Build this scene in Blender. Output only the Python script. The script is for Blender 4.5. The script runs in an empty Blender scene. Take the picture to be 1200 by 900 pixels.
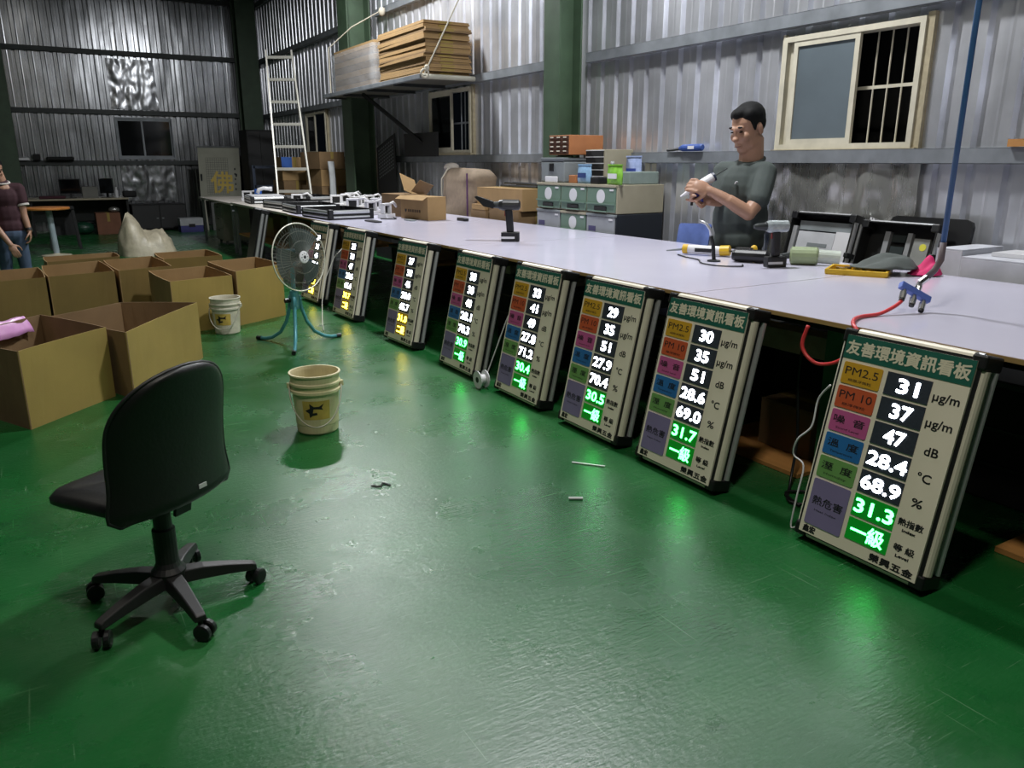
import bpy, bmesh, math, random
from mathutils import Vector, Matrix, noise
random.seed(7)
S = bpy.context.scene
COL = S.collection
PI = math.pi
R = math.radians

# ------------------------------------------------------------------ camera
cam = bpy.data.cameras.new('camera')
cam.sensor_fit = 'HORIZONTAL'; cam.sensor_width = 36.0; cam.lens = 36.0 * 920 / 1200
cam.clip_start = 0.05; cam.clip_end = 100
camo = bpy.data.objects.new('camera', cam); COL.objects.link(camo)
camo.location = (0, 0, 1.35); camo.rotation_euler = (R(90 - 15.838), 0, R(-31.061))
S.camera = camo
# ------------------------------------------------------------------ world: night outside
w = bpy.data.worlds.new('world'); S.world = w; w.use_nodes = True
w.node_tree.nodes['Background'].inputs[0].default_value = (0.05, 0.07, 0.10, 1)
w.node_tree.nodes['Background'].inputs[1].default_value = 0.03
# ------------------------------------------------------------------ exposure
S.view_settings.view_transform = 'Standard'; S.view_settings.look = 'None'
S.view_settings.exposure = 0.0; S.view_settings.gamma = 1.0; S.view_settings.use_curve_mapping = False
# ------------------------------------------------------------------ ceiling lamps (LED high bays under the roof, above the frame) and an added left fill
def lamp(x, y, z, watts, size=0.45, col=(0.97, 0.985, 1.0), sy=None):
    l = bpy.data.lights.new('overhead_light', 'AREA'); l.energy = watts; l.color = col
    if sy: l.shape = 'RECTANGLE'; l.size = size; l.size_y = sy
    else: l.shape = 'DISK'; l.size = size
    o = bpy.data.objects.new('overhead_light', l); COL.objects.link(o); o.location = (x, y, z)
    return o
lamp(3.3, 9.4, 4.7, 300)
lamp(3.2, 4.2, 4.7, 215)
lamp(0.7, 0.9, 4.7, 95, col=(1.0, 0.95, 0.84))
lamp(-1.6, 4.6, 4.7, 30, col=(1.0, 0.95, 0.84))  # unseen fill light, added on the left to brighten sign faces and cartons
lamp(0.4, 13.6, 4.7, 11, col=(1.0, 0.97, 0.92))

# ------------------------------------------------------------------ helpers
def lin(c):
    return tuple(((v / 255) / 12.92 if v / 255 <= 0.04045 else ((v / 255 + 0.055) / 1.055) ** 2.4) for v in c)
_M = {}
def mat(name, c, rough=0.6, metal=0.0, var=0.12, scale=8.0, bump=0.0, bscale=40.0, stretch=(1, 1, 1), emit=None, es=0.0, trans=0.0, alpha=1.0, coat=0.0, c2=None, spec=0.5, rvar=0.0):
    if name in _M: return _M[name]
    m = bpy.data.materials.new(name); m.use_nodes = True; nt = m.node_tree; N = nt.nodes; L = nt.links
    b = N['Principled BSDF']; col = lin(c)
    b.inputs['Roughness'].default_value = rough; b.inputs['Metallic'].default_value = metal
    b.inputs['Base Color'].default_value = (*col, 1); b.inputs['Specular IOR Level'].default_value = spec
    if coat: b.inputs['Coat Weight'].default_value = coat; b.inputs['Coat Roughness'].default_value = 0.12
    if trans: b.inputs['Transmission Weight'].default_value = trans
    if alpha < 1: b.inputs['Alpha'].default_value = alpha
    if emit: b.inputs['Emission Color'].default_value = (*lin(emit), 1); b.inputs['Emission Strength'].default_value = es
    if var or bump or c2:
        tc = N.new('ShaderNodeTexCoord'); mp = N.new('ShaderNodeMapping'); mp.inputs['Scale'].default_value = stretch
        L.new(tc.outputs['Object'], mp.inputs[0])
        nz = N.new('ShaderNodeTexNoise'); nz.inputs['Scale'].default_value = scale; nz.inputs['Detail'].default_value = 5
        L.new(mp.outputs[0], nz.inputs['Vector'])
        if var or c2:
            rp = N.new('ShaderNodeValToRGB'); e = rp.color_ramp.elements
            e[0].position = 0.3; e[1].position = 0.72
            a = lin(c2) if c2 else tuple(v * (1 - var) for v in col)
            z = col if c2 else tuple(min(1, v * (1 + var)) for v in col)
            e[0].color = (*a, 1); e[1].color = (*z, 1)
            L.new(nz.outputs[0], rp.inputs[0]); L.new(rp.outputs[0], b.inputs['Base Color'])
        if rvar:
            mr = N.new('ShaderNodeMapRange'); mr.inputs[3].default_value = rough - rvar; mr.inputs[4].default_value = rough + rvar
            mr.inputs[1].default_value = 0.3; mr.inputs[2].default_value = 0.7
            L.new(nz.outputs[0], mr.inputs[0]); L.new(mr.outputs[0], b.inputs['Roughness'])
        if bump:
            n2 = N.new('ShaderNodeTexNoise'); n2.inputs['Scale'].default_value = bscale; n2.inputs['Detail'].default_value = 3
            L.new(mp.outputs[0], n2.inputs['Vector'])
            bp = N.new('ShaderNodeBump'); bp.inputs['Strength'].default_value = bump; bp.inputs['Distance'].default_value = 0.01
            L.new(n2.outputs[0], bp.inputs['Height']); L.new(bp.outputs[0], b.inputs['Normal'])
    _M[name] = m
    return m

class MB:
    """collects shapes, builds them as one mesh object"""
    def __init__(s): s.v = []; s.f = []
    def add(s, vs, fs, M=None):
        o = len(s.v)
        s.v += [tuple(M @ Vector(p)) for p in vs] if M else [tuple(p) for p in vs]
        s.f += [tuple(i + o for i in f) for f in fs]; return s
    def box(s, x0, x1, y0, y1, z0, z1, M=None):
        vs = [(x, y, z) for z in (z0, z1) for y in (y0, y1) for x in (x0, x1)]
        return s.add(vs, [(0, 2, 3, 1), (4, 5, 7, 6), (0, 1, 5, 4), (2, 6, 7, 3), (0, 4, 6, 2), (1, 3, 7, 5)], M)
    def cbox(s, c, d, M=None):
        return s.box(c[0] - d[0] / 2, c[0] + d[0] / 2, c[1] - d[1] / 2, c[1] + d[1] / 2, c[2] - d[2] / 2, c[2] + d[2] / 2, M)
    def bar(s, p, q, w, h, up=(0, 0, 1)):
        p = Vector(p); q = Vector(q); d = (q - p).normalized(); u = Vector(up)
        if abs(d.dot(u)) > 0.98: u = Vector((1, 0, 0))
        a = d.cross(u).normalized(); b = a.cross(d)
        vs = [pt + a * i * w / 2 + b * j * h / 2 for pt in (p, q) for j in (-1, 1) for i in (-1, 1)]
        return s.add(vs, [(0, 1, 3, 2), (4, 6, 7, 5), (0, 4, 5, 1), (2, 3, 7, 6), (0, 2, 6, 4), (1, 5, 7, 3)])
    def tube(s, pts, r, n=8, caps=True, rs=None):
        pts = [Vector(p) for p in pts]; k = len(pts); o = len(s.v); prev = None
        for i, p in enumerate(pts):
            t = (pts[min(i + 1, k - 1)] - pts[max(i - 1, 0)]).normalized()
            if prev is None:
                a = t.cross(Vector((0, 0, 1)))
                if a.length < 0.05: a = t.cross(Vector((1, 0, 0)))
                a.normalize()
            else:
                a = (prev - t * prev.dot(t)).normalized()
            prev = a; b = t.cross(a); rr = rs[i] if rs else r
            for j in range(n):
                th = 2 * PI * j / n; s.v.append(tuple(p + (a * math.cos(th) + b * math.sin(th)) * rr))
        for i in range(k - 1):
            for j in range(n):
                j2 = (j + 1) % n; s.f.append((o + i * n + j, o + i * n + j2, o + (i + 1) * n + j2, o + (i + 1) * n + j))
        if caps:
            s.f.append(tuple(o + j for j in reversed(range(n)))); s.f.append(tuple(o + (k - 1) * n + j for j in range(n)))
        return s
    def lathe(s, prof, n=24, c=(0, 0, 0), M=None, closed=False):
        vs = [(c[0] + r * math.cos(2 * PI * j / n), c[1] + r * math.sin(2 * PI * j / n), c[2] + z) for r, z in prof for j in range(n)]
        fs = [(i * n + j, i * n + (j + 1) % n, (i + 1) * n + (j + 1) % n, (i + 1) * n + j) for i in range(len(prof) - 1) for j in range(n)]
        if not closed:
            if prof[0][0] > 1e-4: fs.append(tuple(reversed(range(n))))
            if prof[-1][0] > 1e-4: fs.append(tuple((len(prof) - 1) * n + j for j in range(n)))
        return s.add(vs, fs, M)
    def ell(s, c, r, M=None, n=14, m=9):
        vs = [(c[0], c[1], c[2] - r[2])]; fs = []
        for i in range(1, m):
            ph = -PI / 2 + PI * i / m
            for j in range(n):
                th = 2 * PI * j / n
                vs.append((c[0] + r[0] * math.cos(ph) * math.cos(th), c[1] + r[1] * math.cos(ph) * math.sin(th), c[2] + r[2] * math.sin(ph)))
        vs.append((c[0], c[1], c[2] + r[2])); l = len(vs) - 1
        for j in range(n):
            j2 = (j + 1) % n; fs.append((0, 1 + j2, 1 + j)); fs.append((l, l - n + j, l - n + j2))
            for i in range(m - 2): fs.append((1 + i * n + j, 1 + i * n + j2, 1 + (i + 1) * n + j2, 1 + (i + 1) * n + j))
        return s.add(vs, fs, M)
    def cap(s, p, q, r0, r1, n=12):
        """tapered capsule"""
        p = Vector(p); q = Vector(q); d = (q - p).normalized(); pts = []; rs = []
        for a in (-80, -50, -20): pts.append(p + d * r0 * math.sin(R(a))); rs.append(r0 * math.cos(R(a)))
        pts.append((p + q) / 2); rs.append((r0 + r1) / 2)
        for a in (20, 50, 80): pts.append(q + d * r1 * math.sin(R(a))); rs.append(r1 * math.cos(R(a)))
        return s.tube(pts, 0, n, True, rs)
    def prism(s, poly, z0, z1, M=None):
        n = len(poly); vs = [(x, y, z0) for x, y in poly] + [(x, y, z1) for x, y in poly]
        return s.add(vs, [tuple(reversed(range(n))), tuple(range(n, 2 * n))] + [(i, (i + 1) % n, n + (i + 1) % n, n + i) for i in range(n)], M)
    def mesh(s, name, m, smooth=False):
        me = bpy.data.meshes.new(name); me.from_pydata(s.v, [], s.f); me.update()
        if m: me.materials.append(m)
        if smooth:
            for p in me.polygons: p.use_smooth = True
        return me
    def build(s, name, m, parent=None, smooth=False, bev=0, seg=2, loc=None, auto=False):
        return put(name, s.mesh(name, m, smooth), parent, bev, seg, loc, auto)

def put(name, me, parent=None, bev=0, seg=2, loc=None, auto=False, M=None):
    o = bpy.data.objects.new(name, me); COL.objects.link(o)
    if parent: o.parent = parent
    if loc: o.location = loc
    if M: o.matrix_local = M
    if bev:
        md = o.modifiers.new('bevel', 'BEVEL'); md.width = bev; md.segments = seg; md.limit_method = 'ANGLE'; md.angle_limit = R(40)
    return o
def tag(o, label, cat, group=None, kind=None):
    o['label'] = label; o['category'] = cat
    if group: o['group'] = group
    if kind: o['kind'] = kind
    return o
def struct(o, label=None, cat=None):
    o['kind'] = 'structure'
    if label: o['label'] = label
    if cat: o['category'] = cat
    return o
def thing(name, label, cat, loc=(0, 0, 0), rz=0, group=None):
    o = bpy.data.objects.new(name, None); COL.objects.link(o); o.empty_display_size = 0.1
    o.location = loc; o.rotation_euler = (0, 0, rz); return tag(o, label, cat, group)
def frame(o, x, y, z):
    """matrix with origin o and axes x, y, z as columns"""
    M = Matrix((Vector(x).normalized(), Vector(y).normalized(), Vector(z).normalized())).transposed().to_4x4()
    M.translation = Vector(o); return M
_T = {}
def text(body, size, bold=0.0, width=None, align='CENTER', spacing=1.0):
    """flat lettering as a mesh in the xy plane, centred on the origin"""
    key = (body, size, bold, width, align, spacing)
    if key in _T: return _T[key]
    c = bpy.data.curves.new('lettering', 'FONT'); c.body = body; c.size = size; cjk = any(ord(ch) > 0x2000 for ch in body); c.offset = 0.0; c.space_character = spacing
    c.resolution_u = 3; c.extrude = 0.0
    o = bpy.data.objects.new('lettering', c); COL.objects.link(o)
    bpy.context.view_layer.update()
    me = bpy.data.meshes.new_from_object(o.evaluated_get(bpy.context.evaluated_depsgraph_get()))
    bpy.data.objects.remove(o)
    xs = [v.co.x for v in me.vertices]; ys = [v.co.y for v in me.vertices]
    sx = (width / (max(xs) - min(xs))) if width else 1.0
    cx = (max(xs) + min(xs)) / 2 if align == 'CENTER' else min(xs); cy = (max(ys) + min(ys)) / 2
    for v in me.vertices: v.co.x = (v.co.x - cx) * sx; v.co.y -= cy
    me.materials.clear(); me.name = 'lettering'
    if bold:
        bm = bmesh.new(); bm.from_mesh(me); src = bm.faces[:]
        for kk, (dx, dy) in enumerate(((bold, 0), (-bold, 0), (0, bold), (0, -bold), (bold * 0.7, bold * 0.7), (-bold * 0.7, bold * 0.7), (bold * 0.7, -bold * 0.7), (-bold * 0.7, -bold * 0.7))):
            g = bmesh.ops.duplicate(bm, geom=src)
            bmesh.ops.translate(bm, verts=[e for e in g['geom'] if isinstance(e, bmesh.types.BMVert)], vec=(dx, dy, 0.00006 * (kk + 1)))
        bm.to_mesh(me); bm.free()
    _T[key] = me; return me
def letter(parent, body, size, m, x, y, z, bold=0.0, width=None, name='lettering', spacing=1.0, align='CENTER'):
    me = text(body, size, bold, width, align, spacing).copy(); me.materials.append(m)
    return put(name, me, parent, loc=(x, y, z))

# ------------------------------------------------------------------ materials
m_steel = mat('girt_steel', (126, 131, 136), 0.5, 0.3, 0.2, 6)
m_steeld = mat('dark_steel', (48, 52, 52), 0.5, 0.3, 0.2, 6)
m_green_col = mat('column_green', (58, 78, 58), 0.55, 0, 0.2, 5)
m_black = mat('black_plastic', (16, 17, 19), 0.45, 0, 0.1, 20)
m_blackm = mat('black_matt', (13, 14, 15), 0.75, 0, 0.1, 20)
m_alu = mat('aluminium', (190, 192, 194), 0.35, 0.6, 0.05, 15)
m_cream = mat('cream_profile', (214, 208, 190), 0.45, 0.1, 0.04, 15)
m_white = mat('white_plastic', (205, 205, 208), 0.4, 0, 0.04, 10)
m_card = mat('cardboard', (148, 120, 80), 0.85, 0, 0.10, 5, 0.08, 120)
m_cardy = mat('cardboard_yellow', (142, 122, 62), 0.85, 0, 0.08, 4, 0.08, 120)
m_cardd = mat('cardboard_brown', (120, 96, 66), 0.85, 0, 0.12, 5, 0.08, 120)
m_winw = mat('window_cream', (188, 183, 165), 0.5, 0, 0.12, 9)
m_wood = mat('raw_wood', (158, 148, 122), 0.75, 0, 0.15, 3, 0.1, 30, (1, 8, 8))
m_ply = mat('plywood', (172, 122, 66), 0.7, 0, 0.12, 3, 0.05, 30, (8, 1, 8))
m_tabletop = mat('white_laminate', (196, 194, 212), 0.16, 0, 0.02, 3, 0.012, 4)
m_clear = mat('clear_plastic', (215, 220, 225), 0.25, 0, 0.05, 20, alpha=0.35)
m_rope = mat('rope', (170, 165, 150), 0.8)
m_teal = mat('teal_paint', (72, 140, 150), 0.4, 0.1, 0.1)
m_blue = mat('blue_plastic', (38, 70, 140), 0.4)
m_red = mat('red_hose', (205, 60, 62), 0.4)
m_yellow = mat('yellow_plastic', (205, 165, 30), 0.45)
m_ink = mat('black_ink', (22, 22, 26), 0.6, 0, 0)
m_skin = mat('skin', (158, 121, 99), 0.5, 0, 0.08, 10)
m_hair = mat('hair', (10, 10, 11), 0.7, 0, 0.1, 60, 0.3, 150, spec=0.2)
m_greyp = mat('grey_plastic', (118, 124, 126), 0.45)
m_chrome = mat('chrome', (200, 200, 200), 0.2, 0.95, 0)

# ------------------------------------------------------------------ floor
def floor_material():
    m = bpy.data.materials.new('green_epoxy'); m.use_nodes = True; N = m.node_tree.nodes; L = m.node_tree.links; b = N['Principled BSDF']
    tc = N.new('ShaderNodeTexCoord')
    def nz(scale, det=4, st=None, rough=0.55):
        n = N.new('ShaderNodeTexNoise'); n.inputs['Scale'].default_value = scale; n.inputs['Detail'].default_value = det; n.inputs['Roughness'].default_value = rough
        if st:
            mp = N.new('ShaderNodeMapping'); mp.inputs['Scale'].default_value = st[:3]; mp.inputs['Rotation'].default_value = (0, 0, R(st[3]))
            L.new(tc.outputs['Object'], mp.inputs[0]); L.new(mp.outputs[0], n.inputs['Vector'])
        else: L.new(tc.outputs['Object'], n.inputs['Vector'])
        return n.outputs[0]
    def ramp(src, a, ca, z, cz):
        r = N.new('ShaderNodeValToRGB'); e = r.color_ramp.elements; e[0].position = a; e[1].position = z; e[0].color = (*ca, 1); e[1].color = (*cz, 1)
        L.new(src, r.inputs[0]); return r.outputs[0]
    def mix(f, a, c, mode='MIX'):
        x = N.new('ShaderNodeMix'); x.data_type = 'RGBA'; x.blend_type = mode
        if isinstance(f, float): x.inputs[0].default_value = f
        else: L.new(f, x.inputs[0])
        L.new(a, x.inputs[6])
        if isinstance(c, tuple): x.inputs[7].default_value = (*c, 1)
        else: L.new(c, x.inputs[7])
        return x.outputs[2]
    base = ramp(nz(1.3, 6), 0.35, lin((14, 74, 32)), 0.7, lin((28, 94, 44)))
    dust = ramp(nz(0.7, 8, None, 0.65), 0.5, (0, 0, 0), 0.78, (0.42, 0.42, 0.42))
    c = mix(dust, base, lin((84, 112, 82)))
    scr = ramp(nz(3.0, 3, (1, 40, 1, 25)), 0.66, (0, 0, 0), 0.72, (0.4, 0.4, 0.4))
    c = mix(scr, c, lin((118, 150, 120)))
    scr2 = ramp(nz(2.2, 3, (44, 1, 1, -20)), 0.67, (0, 0, 0), 0.73, (0.35, 0.35, 0.35))
    c = mix(scr2, c, lin((118, 150, 120)))
    spot = ramp(nz(9, 5), 0.62, (0, 0, 0), 0.72, (0.35, 0.35, 0.35))
    c = mix(spot, c, lin((10, 60, 30)))
    L.new(c, b.inputs['Base Color'])
    rr = N.new('ShaderNodeMapRange'); rr.inputs[1].default_value = 0.3; rr.inputs[2].default_value = 0.75; rr.inputs[3].default_value = 0.2; rr.inputs[4].default_value = 0.39
    L.new(nz(1.6, 7, None, 0.65), rr.inputs[0]); L.new(rr.outputs[0], b.inputs['Roughness'])
    b.inputs['Specular IOR Level'].default_value = 0.5
    b1 = N.new('ShaderNodeBump'); b1.inputs['Strength'].default_value = 0.3; b1.inputs['Distance'].default_value = 0.0035; L.new(nz(55, 3), b1.inputs['Height'])
    b2 = N.new('ShaderNodeBump'); b2.inputs['Strength'].default_value = 0.22; b2.inputs['Distance'].default_value = 0.008; L.new(nz(16, 5, (1, 6, 1, 38), 0.65), b2.inputs['Height'])
    L.new(b1.outputs[0], b2.inputs['Normal']); L.new(b2.outputs[0], b.inputs['Normal'])
    return m
struct(MB().box(-6, 5.0, -4.5, 18.8, -0.12, 0).build('floor', floor_material()))

# ------------------------------------------------------------------ foil faced corrugated walls
def foil_material(name, c, rough, metal, bump, sc=1.0):
    m = bpy.data.materials.new(name); m.use_nodes = True; N = m.node_tree.nodes; L = m.node_tree.links; b = N['Principled BSDF']
    tc = N.new('ShaderNodeTexCoord'); mp = N.new('ShaderNodeMapping'); mp.inputs['Scale'].default_value = (1 * sc, 1 * sc, 0.06 * sc)
    L.new(tc.outputs['Object'], mp.inputs[0])
    n = N.new('ShaderNodeTexNoise'); n.inputs['Scale'].default_value = 18; n.inputs['Detail'].default_value = 4; L.new(mp.outputs[0], n.inputs['Vector'])
    n2 = N.new('ShaderNodeTexNoise'); n2.inputs['Scale'].default_value = 2.2; n2.inputs['Detail'].default_value = 6; L.new(tc.outputs['Object'], n2.inputs['Vector'])
    r = N.new('ShaderNodeValToRGB'); e = r.color_ramp.elements; e[0].position = 0.3; e[1].position = 0.7
    e[0].color = (*[v * 0.78 for v in lin(c)], 1); e[1].color = (*[min(1, v * 1.15) for v in lin(c)], 1)
    L.new(n2.outputs[0], r.inputs[0]); L.new(r.outputs[0], b.inputs['Base Color'])
    mr = N.new('ShaderNodeMapRange'); mr.inputs[1].default_value = 0.3; mr.inputs[2].default_value = 0.7; mr.inputs[3].default_value = rough - 0.035; mr.inputs[4].default_value = rough + 0.035
    L.new(n.outputs[0], mr.inputs[0]); L.new(mr.outputs[0], b.inputs['Roughness'])
    b.inputs['Metallic'].default_value = metal
    bp = N.new('ShaderNodeBump'); bp.inputs['Strength'].default_value = bump; bp.inputs['Distance'].default_value = 0.006
    L.new(n.outputs[0], bp.inputs['Height']); L.new(bp.outputs[0], b.inputs['Normal'])
    return m
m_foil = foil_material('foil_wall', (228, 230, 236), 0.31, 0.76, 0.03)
m_foil_shade = foil_material('foil_wall_shaded', (150, 152, 155), 0.24, 0.92, 0.04)  # same foil made darker: the back wall's dimness is in the colour
m_foil2 = foil_material('crinkled_foil', (176, 176, 172), 0.28, 0.75, 0.3, 2.0)
PROF = [(0, 0), (0.045, 0.0), (0.06, 0.003), (0.075, 0.0), (0.10, 0), (0.135, 0), (0.145, -0.045), (0.185, -0.045), (0.195, 0)]
def corrugated(name, P, d0, d1, top, holes, m):
    """P(d, off, z): point of the wall; off > 0 is towards the room"""
    ds = []; k = math.floor(d0 / 0.21)
    while k * 0.21 < d1:
        ds += [(k * 0.21 + a, o) for a, o in PROF if d0 <= k * 0.21 + a <= d1]; k += 1
    for a, b, _, _ in holes: ds += [(a, 0), (b, 0)]
    ds = sorted(ds)
    zs = [0.0]
    while zs[-1] < top - 0.01: zs.append(min(top, zs[-1] + 0.19))
    for _, _, a, b in holes: zs += [a, b]
    zs = sorted(set(zs)); mb = MB(); n = len(ds)
    for z in zs:
        for d, o in ds:
            q = noise.noise((d * 2.3, z * 1.1, 3.7)) * 0.006 + noise.noise((d * 7, z * 2.5, 9.1)) * 0.0025
            mb.v.append(P(d, o + q, z))
    for i in range(len(zs) - 1):
        zc = (zs[i] + zs[i + 1]) / 2
        for j in range(n - 1):
            dc = (ds[j][0] + ds[j + 1][0]) / 2
            if any(a < dc < b and c < zc < e for a, b, c, e in holes): continue
            mb.f.append((i * n + j, i * n + j + 1, (i + 1) * n + j + 1, (i + 1) * n + j))
    o = mb.build(name, m); return struct(o)
WX = 4.75; WY = 18.5; TOP = 5.6
corrugated('wall_right', lambda d, o, z: (WX - o, d, z), -4.5, WY + 0.1, TOP, [(3.06, 4.11, 1.43, 2.18), (8.78, 9.93, 1.45, 2.21), (14.2, 15.35, 1.46, 2.21)], m_foil)
corrugated('wall_back', lambda d, o, z: (d, WY - o, z), -5.5, WX + 0.1, TOP, [(1.74, 2.82, 1.39, 2.21)], m_foil_shade)
m_rough = mat('far_wall_grey', (80, 86, 90), 0.7)
struct(MB().box(-5.6, -5.5, -4.5, WY + 0.3, 0, TOP).build('wall_left', m_rough))
struct(MB().box(-5.6, WX + 0.1, -4.6, -4.5, 0, TOP).build('wall_front', m_rough))
struct(MB().box(-5.6, WX + 0.2, -4.6, WY + 0.3, TOP, TOP + 0.1).build('ceiling', mat('roof_grey', (70, 76, 80), 0.6)))

# girts: pressed channels running along the walls
tn = [0]
def trim(mb, m, bev=0.004):
    tn[0] += 1; return struct(mb.build('trim_%d' % tn[0], m, bev=bev))
for z in (1.38, 2.28, 3.4, 4.5):
    for a, b in ((-4.4, 6.42), (6.9, 11.62), (12.6, 18.3)):
        mb = MB(); mb.box(WX - 0.075, WX - 0.008, a, b, z - 0.045, z - 0.039); mb.box(WX - 0.075, WX - 0.069, a, b, z - 0.045, z + 0.045); mb.box(WX - 0.075, WX - 0.008, a, b, z + 0.039, z + 0.045)
        trim(mb, m_steel, 0.002)
    mb = MB(); zb = z + (0.02 if z > 2 else -0.06); mb.box(-5.4, 4.4, WY - 0.07, WY - 0.008, zb - 0.045, zb + 0.045); trim(mb, m_steeld)
# H columns in green paint
def column(name, x0, x1, y0, y1, along_y=True, label=''):
    mb = MB(); t = 0.02
    if along_y:   # flanges face the camera side (-Y and +Y), web between
        mb.box(x0, x1, y0, y0 + t, 0, TOP); mb.box(x0, x1, y1 - t, y1, 0, TOP); mb.box((x0 + x1) / 2 - 0.01, (x0 + x1) / 2 + 0.01, y0 + t, y1 - t, 0, TOP)
    else:
        mb.box(x0, x0 + t, y0, y1, 0, TOP); mb.box(x1 - t, x1, y0, y1, 0, TOP); mb.box(x0 + t, x1 - t, (y0 + y1) / 2 - 0.01, (y0 + y1) / 2 + 0.01, 0, TOP)
    o = mb.build(name, m_green_col, bev=0.004); tag(o, label, 'column'); return struct(o)
column('column_1', 4.4, 4.66, 6.46, 6.72, False, 'green painted steel column beside the window wall, behind the stacked drawers')
column('column_2', 4.3, 4.66, 11.75, 12.15, False, 'dark green steel column under the far end of the hanging shelf')
column('column_3', 4.2, 4.6, 18.0, 18.4, True, 'dark steel column in the far corner of the hall')
column('column_4', -0.42, -0.02, 18.0, 18.42, True, 'dark green steel column on the back wall at the left edge')

# ------------------------------------------------------------------ windows
m_glassd = mat('night_glass', (10, 12, 14), 0.06, 0, 0, spec=0.6)
m_frost = mat('frosted_pane', (92, 102, 108), 0.3, 0, 0.1, 3, spec=0.5)
def window(name, P, a, b, z0, z1, sash, frost, casing=True, mf=m_winw, label=None):
    """P(d, off, z) maps wall coords; d grows away from the camera side; sash = list of (d0, d1, off)"""
    root = bpy.data.objects.new(name, None); COL.objects.link(root); struct(root, label, 'window')
    def bx(mb, d0, d1, o0, o1, za, zb):
        p = [P(d, o, z) for z in (za, zb) for o in (o0, o1) for d in (d0, d1)]
        mb.add(p, [(0, 2, 3, 1), (4, 5, 7, 6), (0, 1, 5, 4), (2, 6, 7, 3), (0, 4, 6, 2), (1, 3, 7, 5)]); return mb
    t = 0.035
    fr = MB(); bx(fr, a, b, -0.06, 0.05, z0, z0 + t); bx(fr, a, b, -0.06, 0.05, z1 - t, z1); bx(fr, a, a + t, -0.06, 0.05, z0 + t, z1 - t); bx(fr, b - t, b, -0.06, 0.05, z0 + t, z1 - t)
    fr.build('window_frame', mf, root)
    if casing:
        bx(MB(), a - 0.045, a, -0.01, 0.035, z0 - 0.02, z1 + 0.02).build('casing', m_wood, root); bx(MB(), b, b + 0.02, -0.01, 0.035, z0 - 0.02, z1 + 0.02).build('casing', mf, root)
        bx(MB(), a - 0.04, b + 0.02, -0.02, 0.07, z0 - 0.055, z0).build('window_sill', m_wood, root)
    for d0, d1, o, fz in sash:
        s = MB(); q = 0.035
        bx(s, d0, d1, o, o + 0.025, z0 + t, z0 + t + q); bx(s, d0, d1, o, o + 0.025, z1 - t - q, z1 - t); bx(s, d0, d0 + q, o, o + 0.025, z0 + t + q, z1 - t - q); bx(s, d1 - q, d1, o, o + 0.025, z0 + t + q, z1 - t - q)
        so = s.build('sash', mf, root)
        bx(MB(), d0 + q, d1 - q, o + 0.008, o + 0.014, z0 + t + q, z1 - t - q).build('pane', m_frost if fz else m_glassd, so)
    return root, bx
PR = lambda d, o, z: (WX - o, d, z)
PB = lambda d, o, z: (d, WY - o, z)
w1, bx = window('window_1', PR, 3.06, 4.11, 1.43, 2.18, [(3.50, 4.02, 0.02, True), (3.58, 4.085, -0.015, True)], True, True, label='cream framed sliding window with frosted sash and bars beside the standing man')
for k in range(4):
    y = 3.13 + k * 0.1; MB().tube([(WX + 0.045, y, 1.45), (WX + 0.045, y, 2.16)], 0.006, 6).build('security_bar', m_winw, w1)
MB().box(WX + 0.04, WX + 0.055, 3.09, 4.08, 1.80, 1.82).build('security_rail', m_winw, w1)
w2, bx = window('window_2', PR, 8.78, 9.93, 1.45, 2.21, [(9.28, 9.90, 0.02, False)], False, True, label='half open dark window under the hanging shelf')
for k in range(4):
    y = 8.88 + k * 0.1; MB().tube([(WX + 0.045, y, 1.47), (WX + 0.045, y, 2.19)], 0.008, 6).build('security_bar', m_steel, w2)
MB().box(WX + 0.04, WX + 0.055, 8.8, 9.9, 1.80, 1.82).build('security_rail', m_steel, w2)
w3, bx = window('window_3', PR, 14.2, 15.35, 1.46, 2.21, [(14.8, 15.3, 0.02, False)], False, True, label='dark window high behind the cartons near the far corner')
w4, bx = window('window_4', PB, 1.74, 2.82, 1.39, 2.21, [(1.76, 2.32, 0.0, False), (2.22, 2.80, 0.025, False)], False, False, m_steel, 'dark sliding window in the back wall above the desk')
MB().box(WX + 0.4, WX + 0.42, 2.6, 4.6, 1.2, 2.5).build('night_outside', m_blackm, w1)

# crinkled loose foil
def foil(name, P, a, b, z0, z1, label, amp, seed, m=None):
    mb = MB(); nu = int((b - a) / 0.025); nv = int((z1 - z0) / 0.025)
    for j in range(nv + 1):
        for i in range(nu + 1):
            u = a + (b - a) * i / nu; z = z0 + (z1 - z0) * j / nv
            q = abs(noise.noise((u * 6 + seed, z * 2.2, 1.3))) * amp + noise.noise((u * 13, z * 8, seed)) * amp * 0.45
            fold = 0.5 * amp * math.sin(u * 21 + 3 * noise.noise((u, z * 3, seed)))
            mb.v.append(P(u + 0.02 * noise.noise((u * 4, z * 5, 2.2)), 0.022 + q + fold * 0.5 + amp * 0.3, z + (0.03 * noise.noise((u * 5, 0, seed)) if j == 0 else 0)))
    for j in range(nv):
        for i in range(nu): k = j * (nu + 1) + i; mb.f.append((k, k + 1, k + nu + 2, k + nu + 1))
    return tag(mb.build(name, m or m_foil2, smooth=True), label, 'foil sheet')
foil('foil_sheet', PR, 2.98, 4.14, 0.5, 1.335, 'crumpled silver foil sheet hanging below the barred window', 0.03, 1.0)
foil('foil_sheet', PB, 1.72, 2.6, 2.37, 3.32, 'crumpled silver foil patch on the back wall above the dark window', 0.014, 5.0, m_foil_shade)
foil('foil_sheet', PB, 1.75, 2.75, 0.55, 1.26, 'crumpled silver foil hanging below the back wall window', 0.014, 8.0, m_foil_shade)

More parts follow.
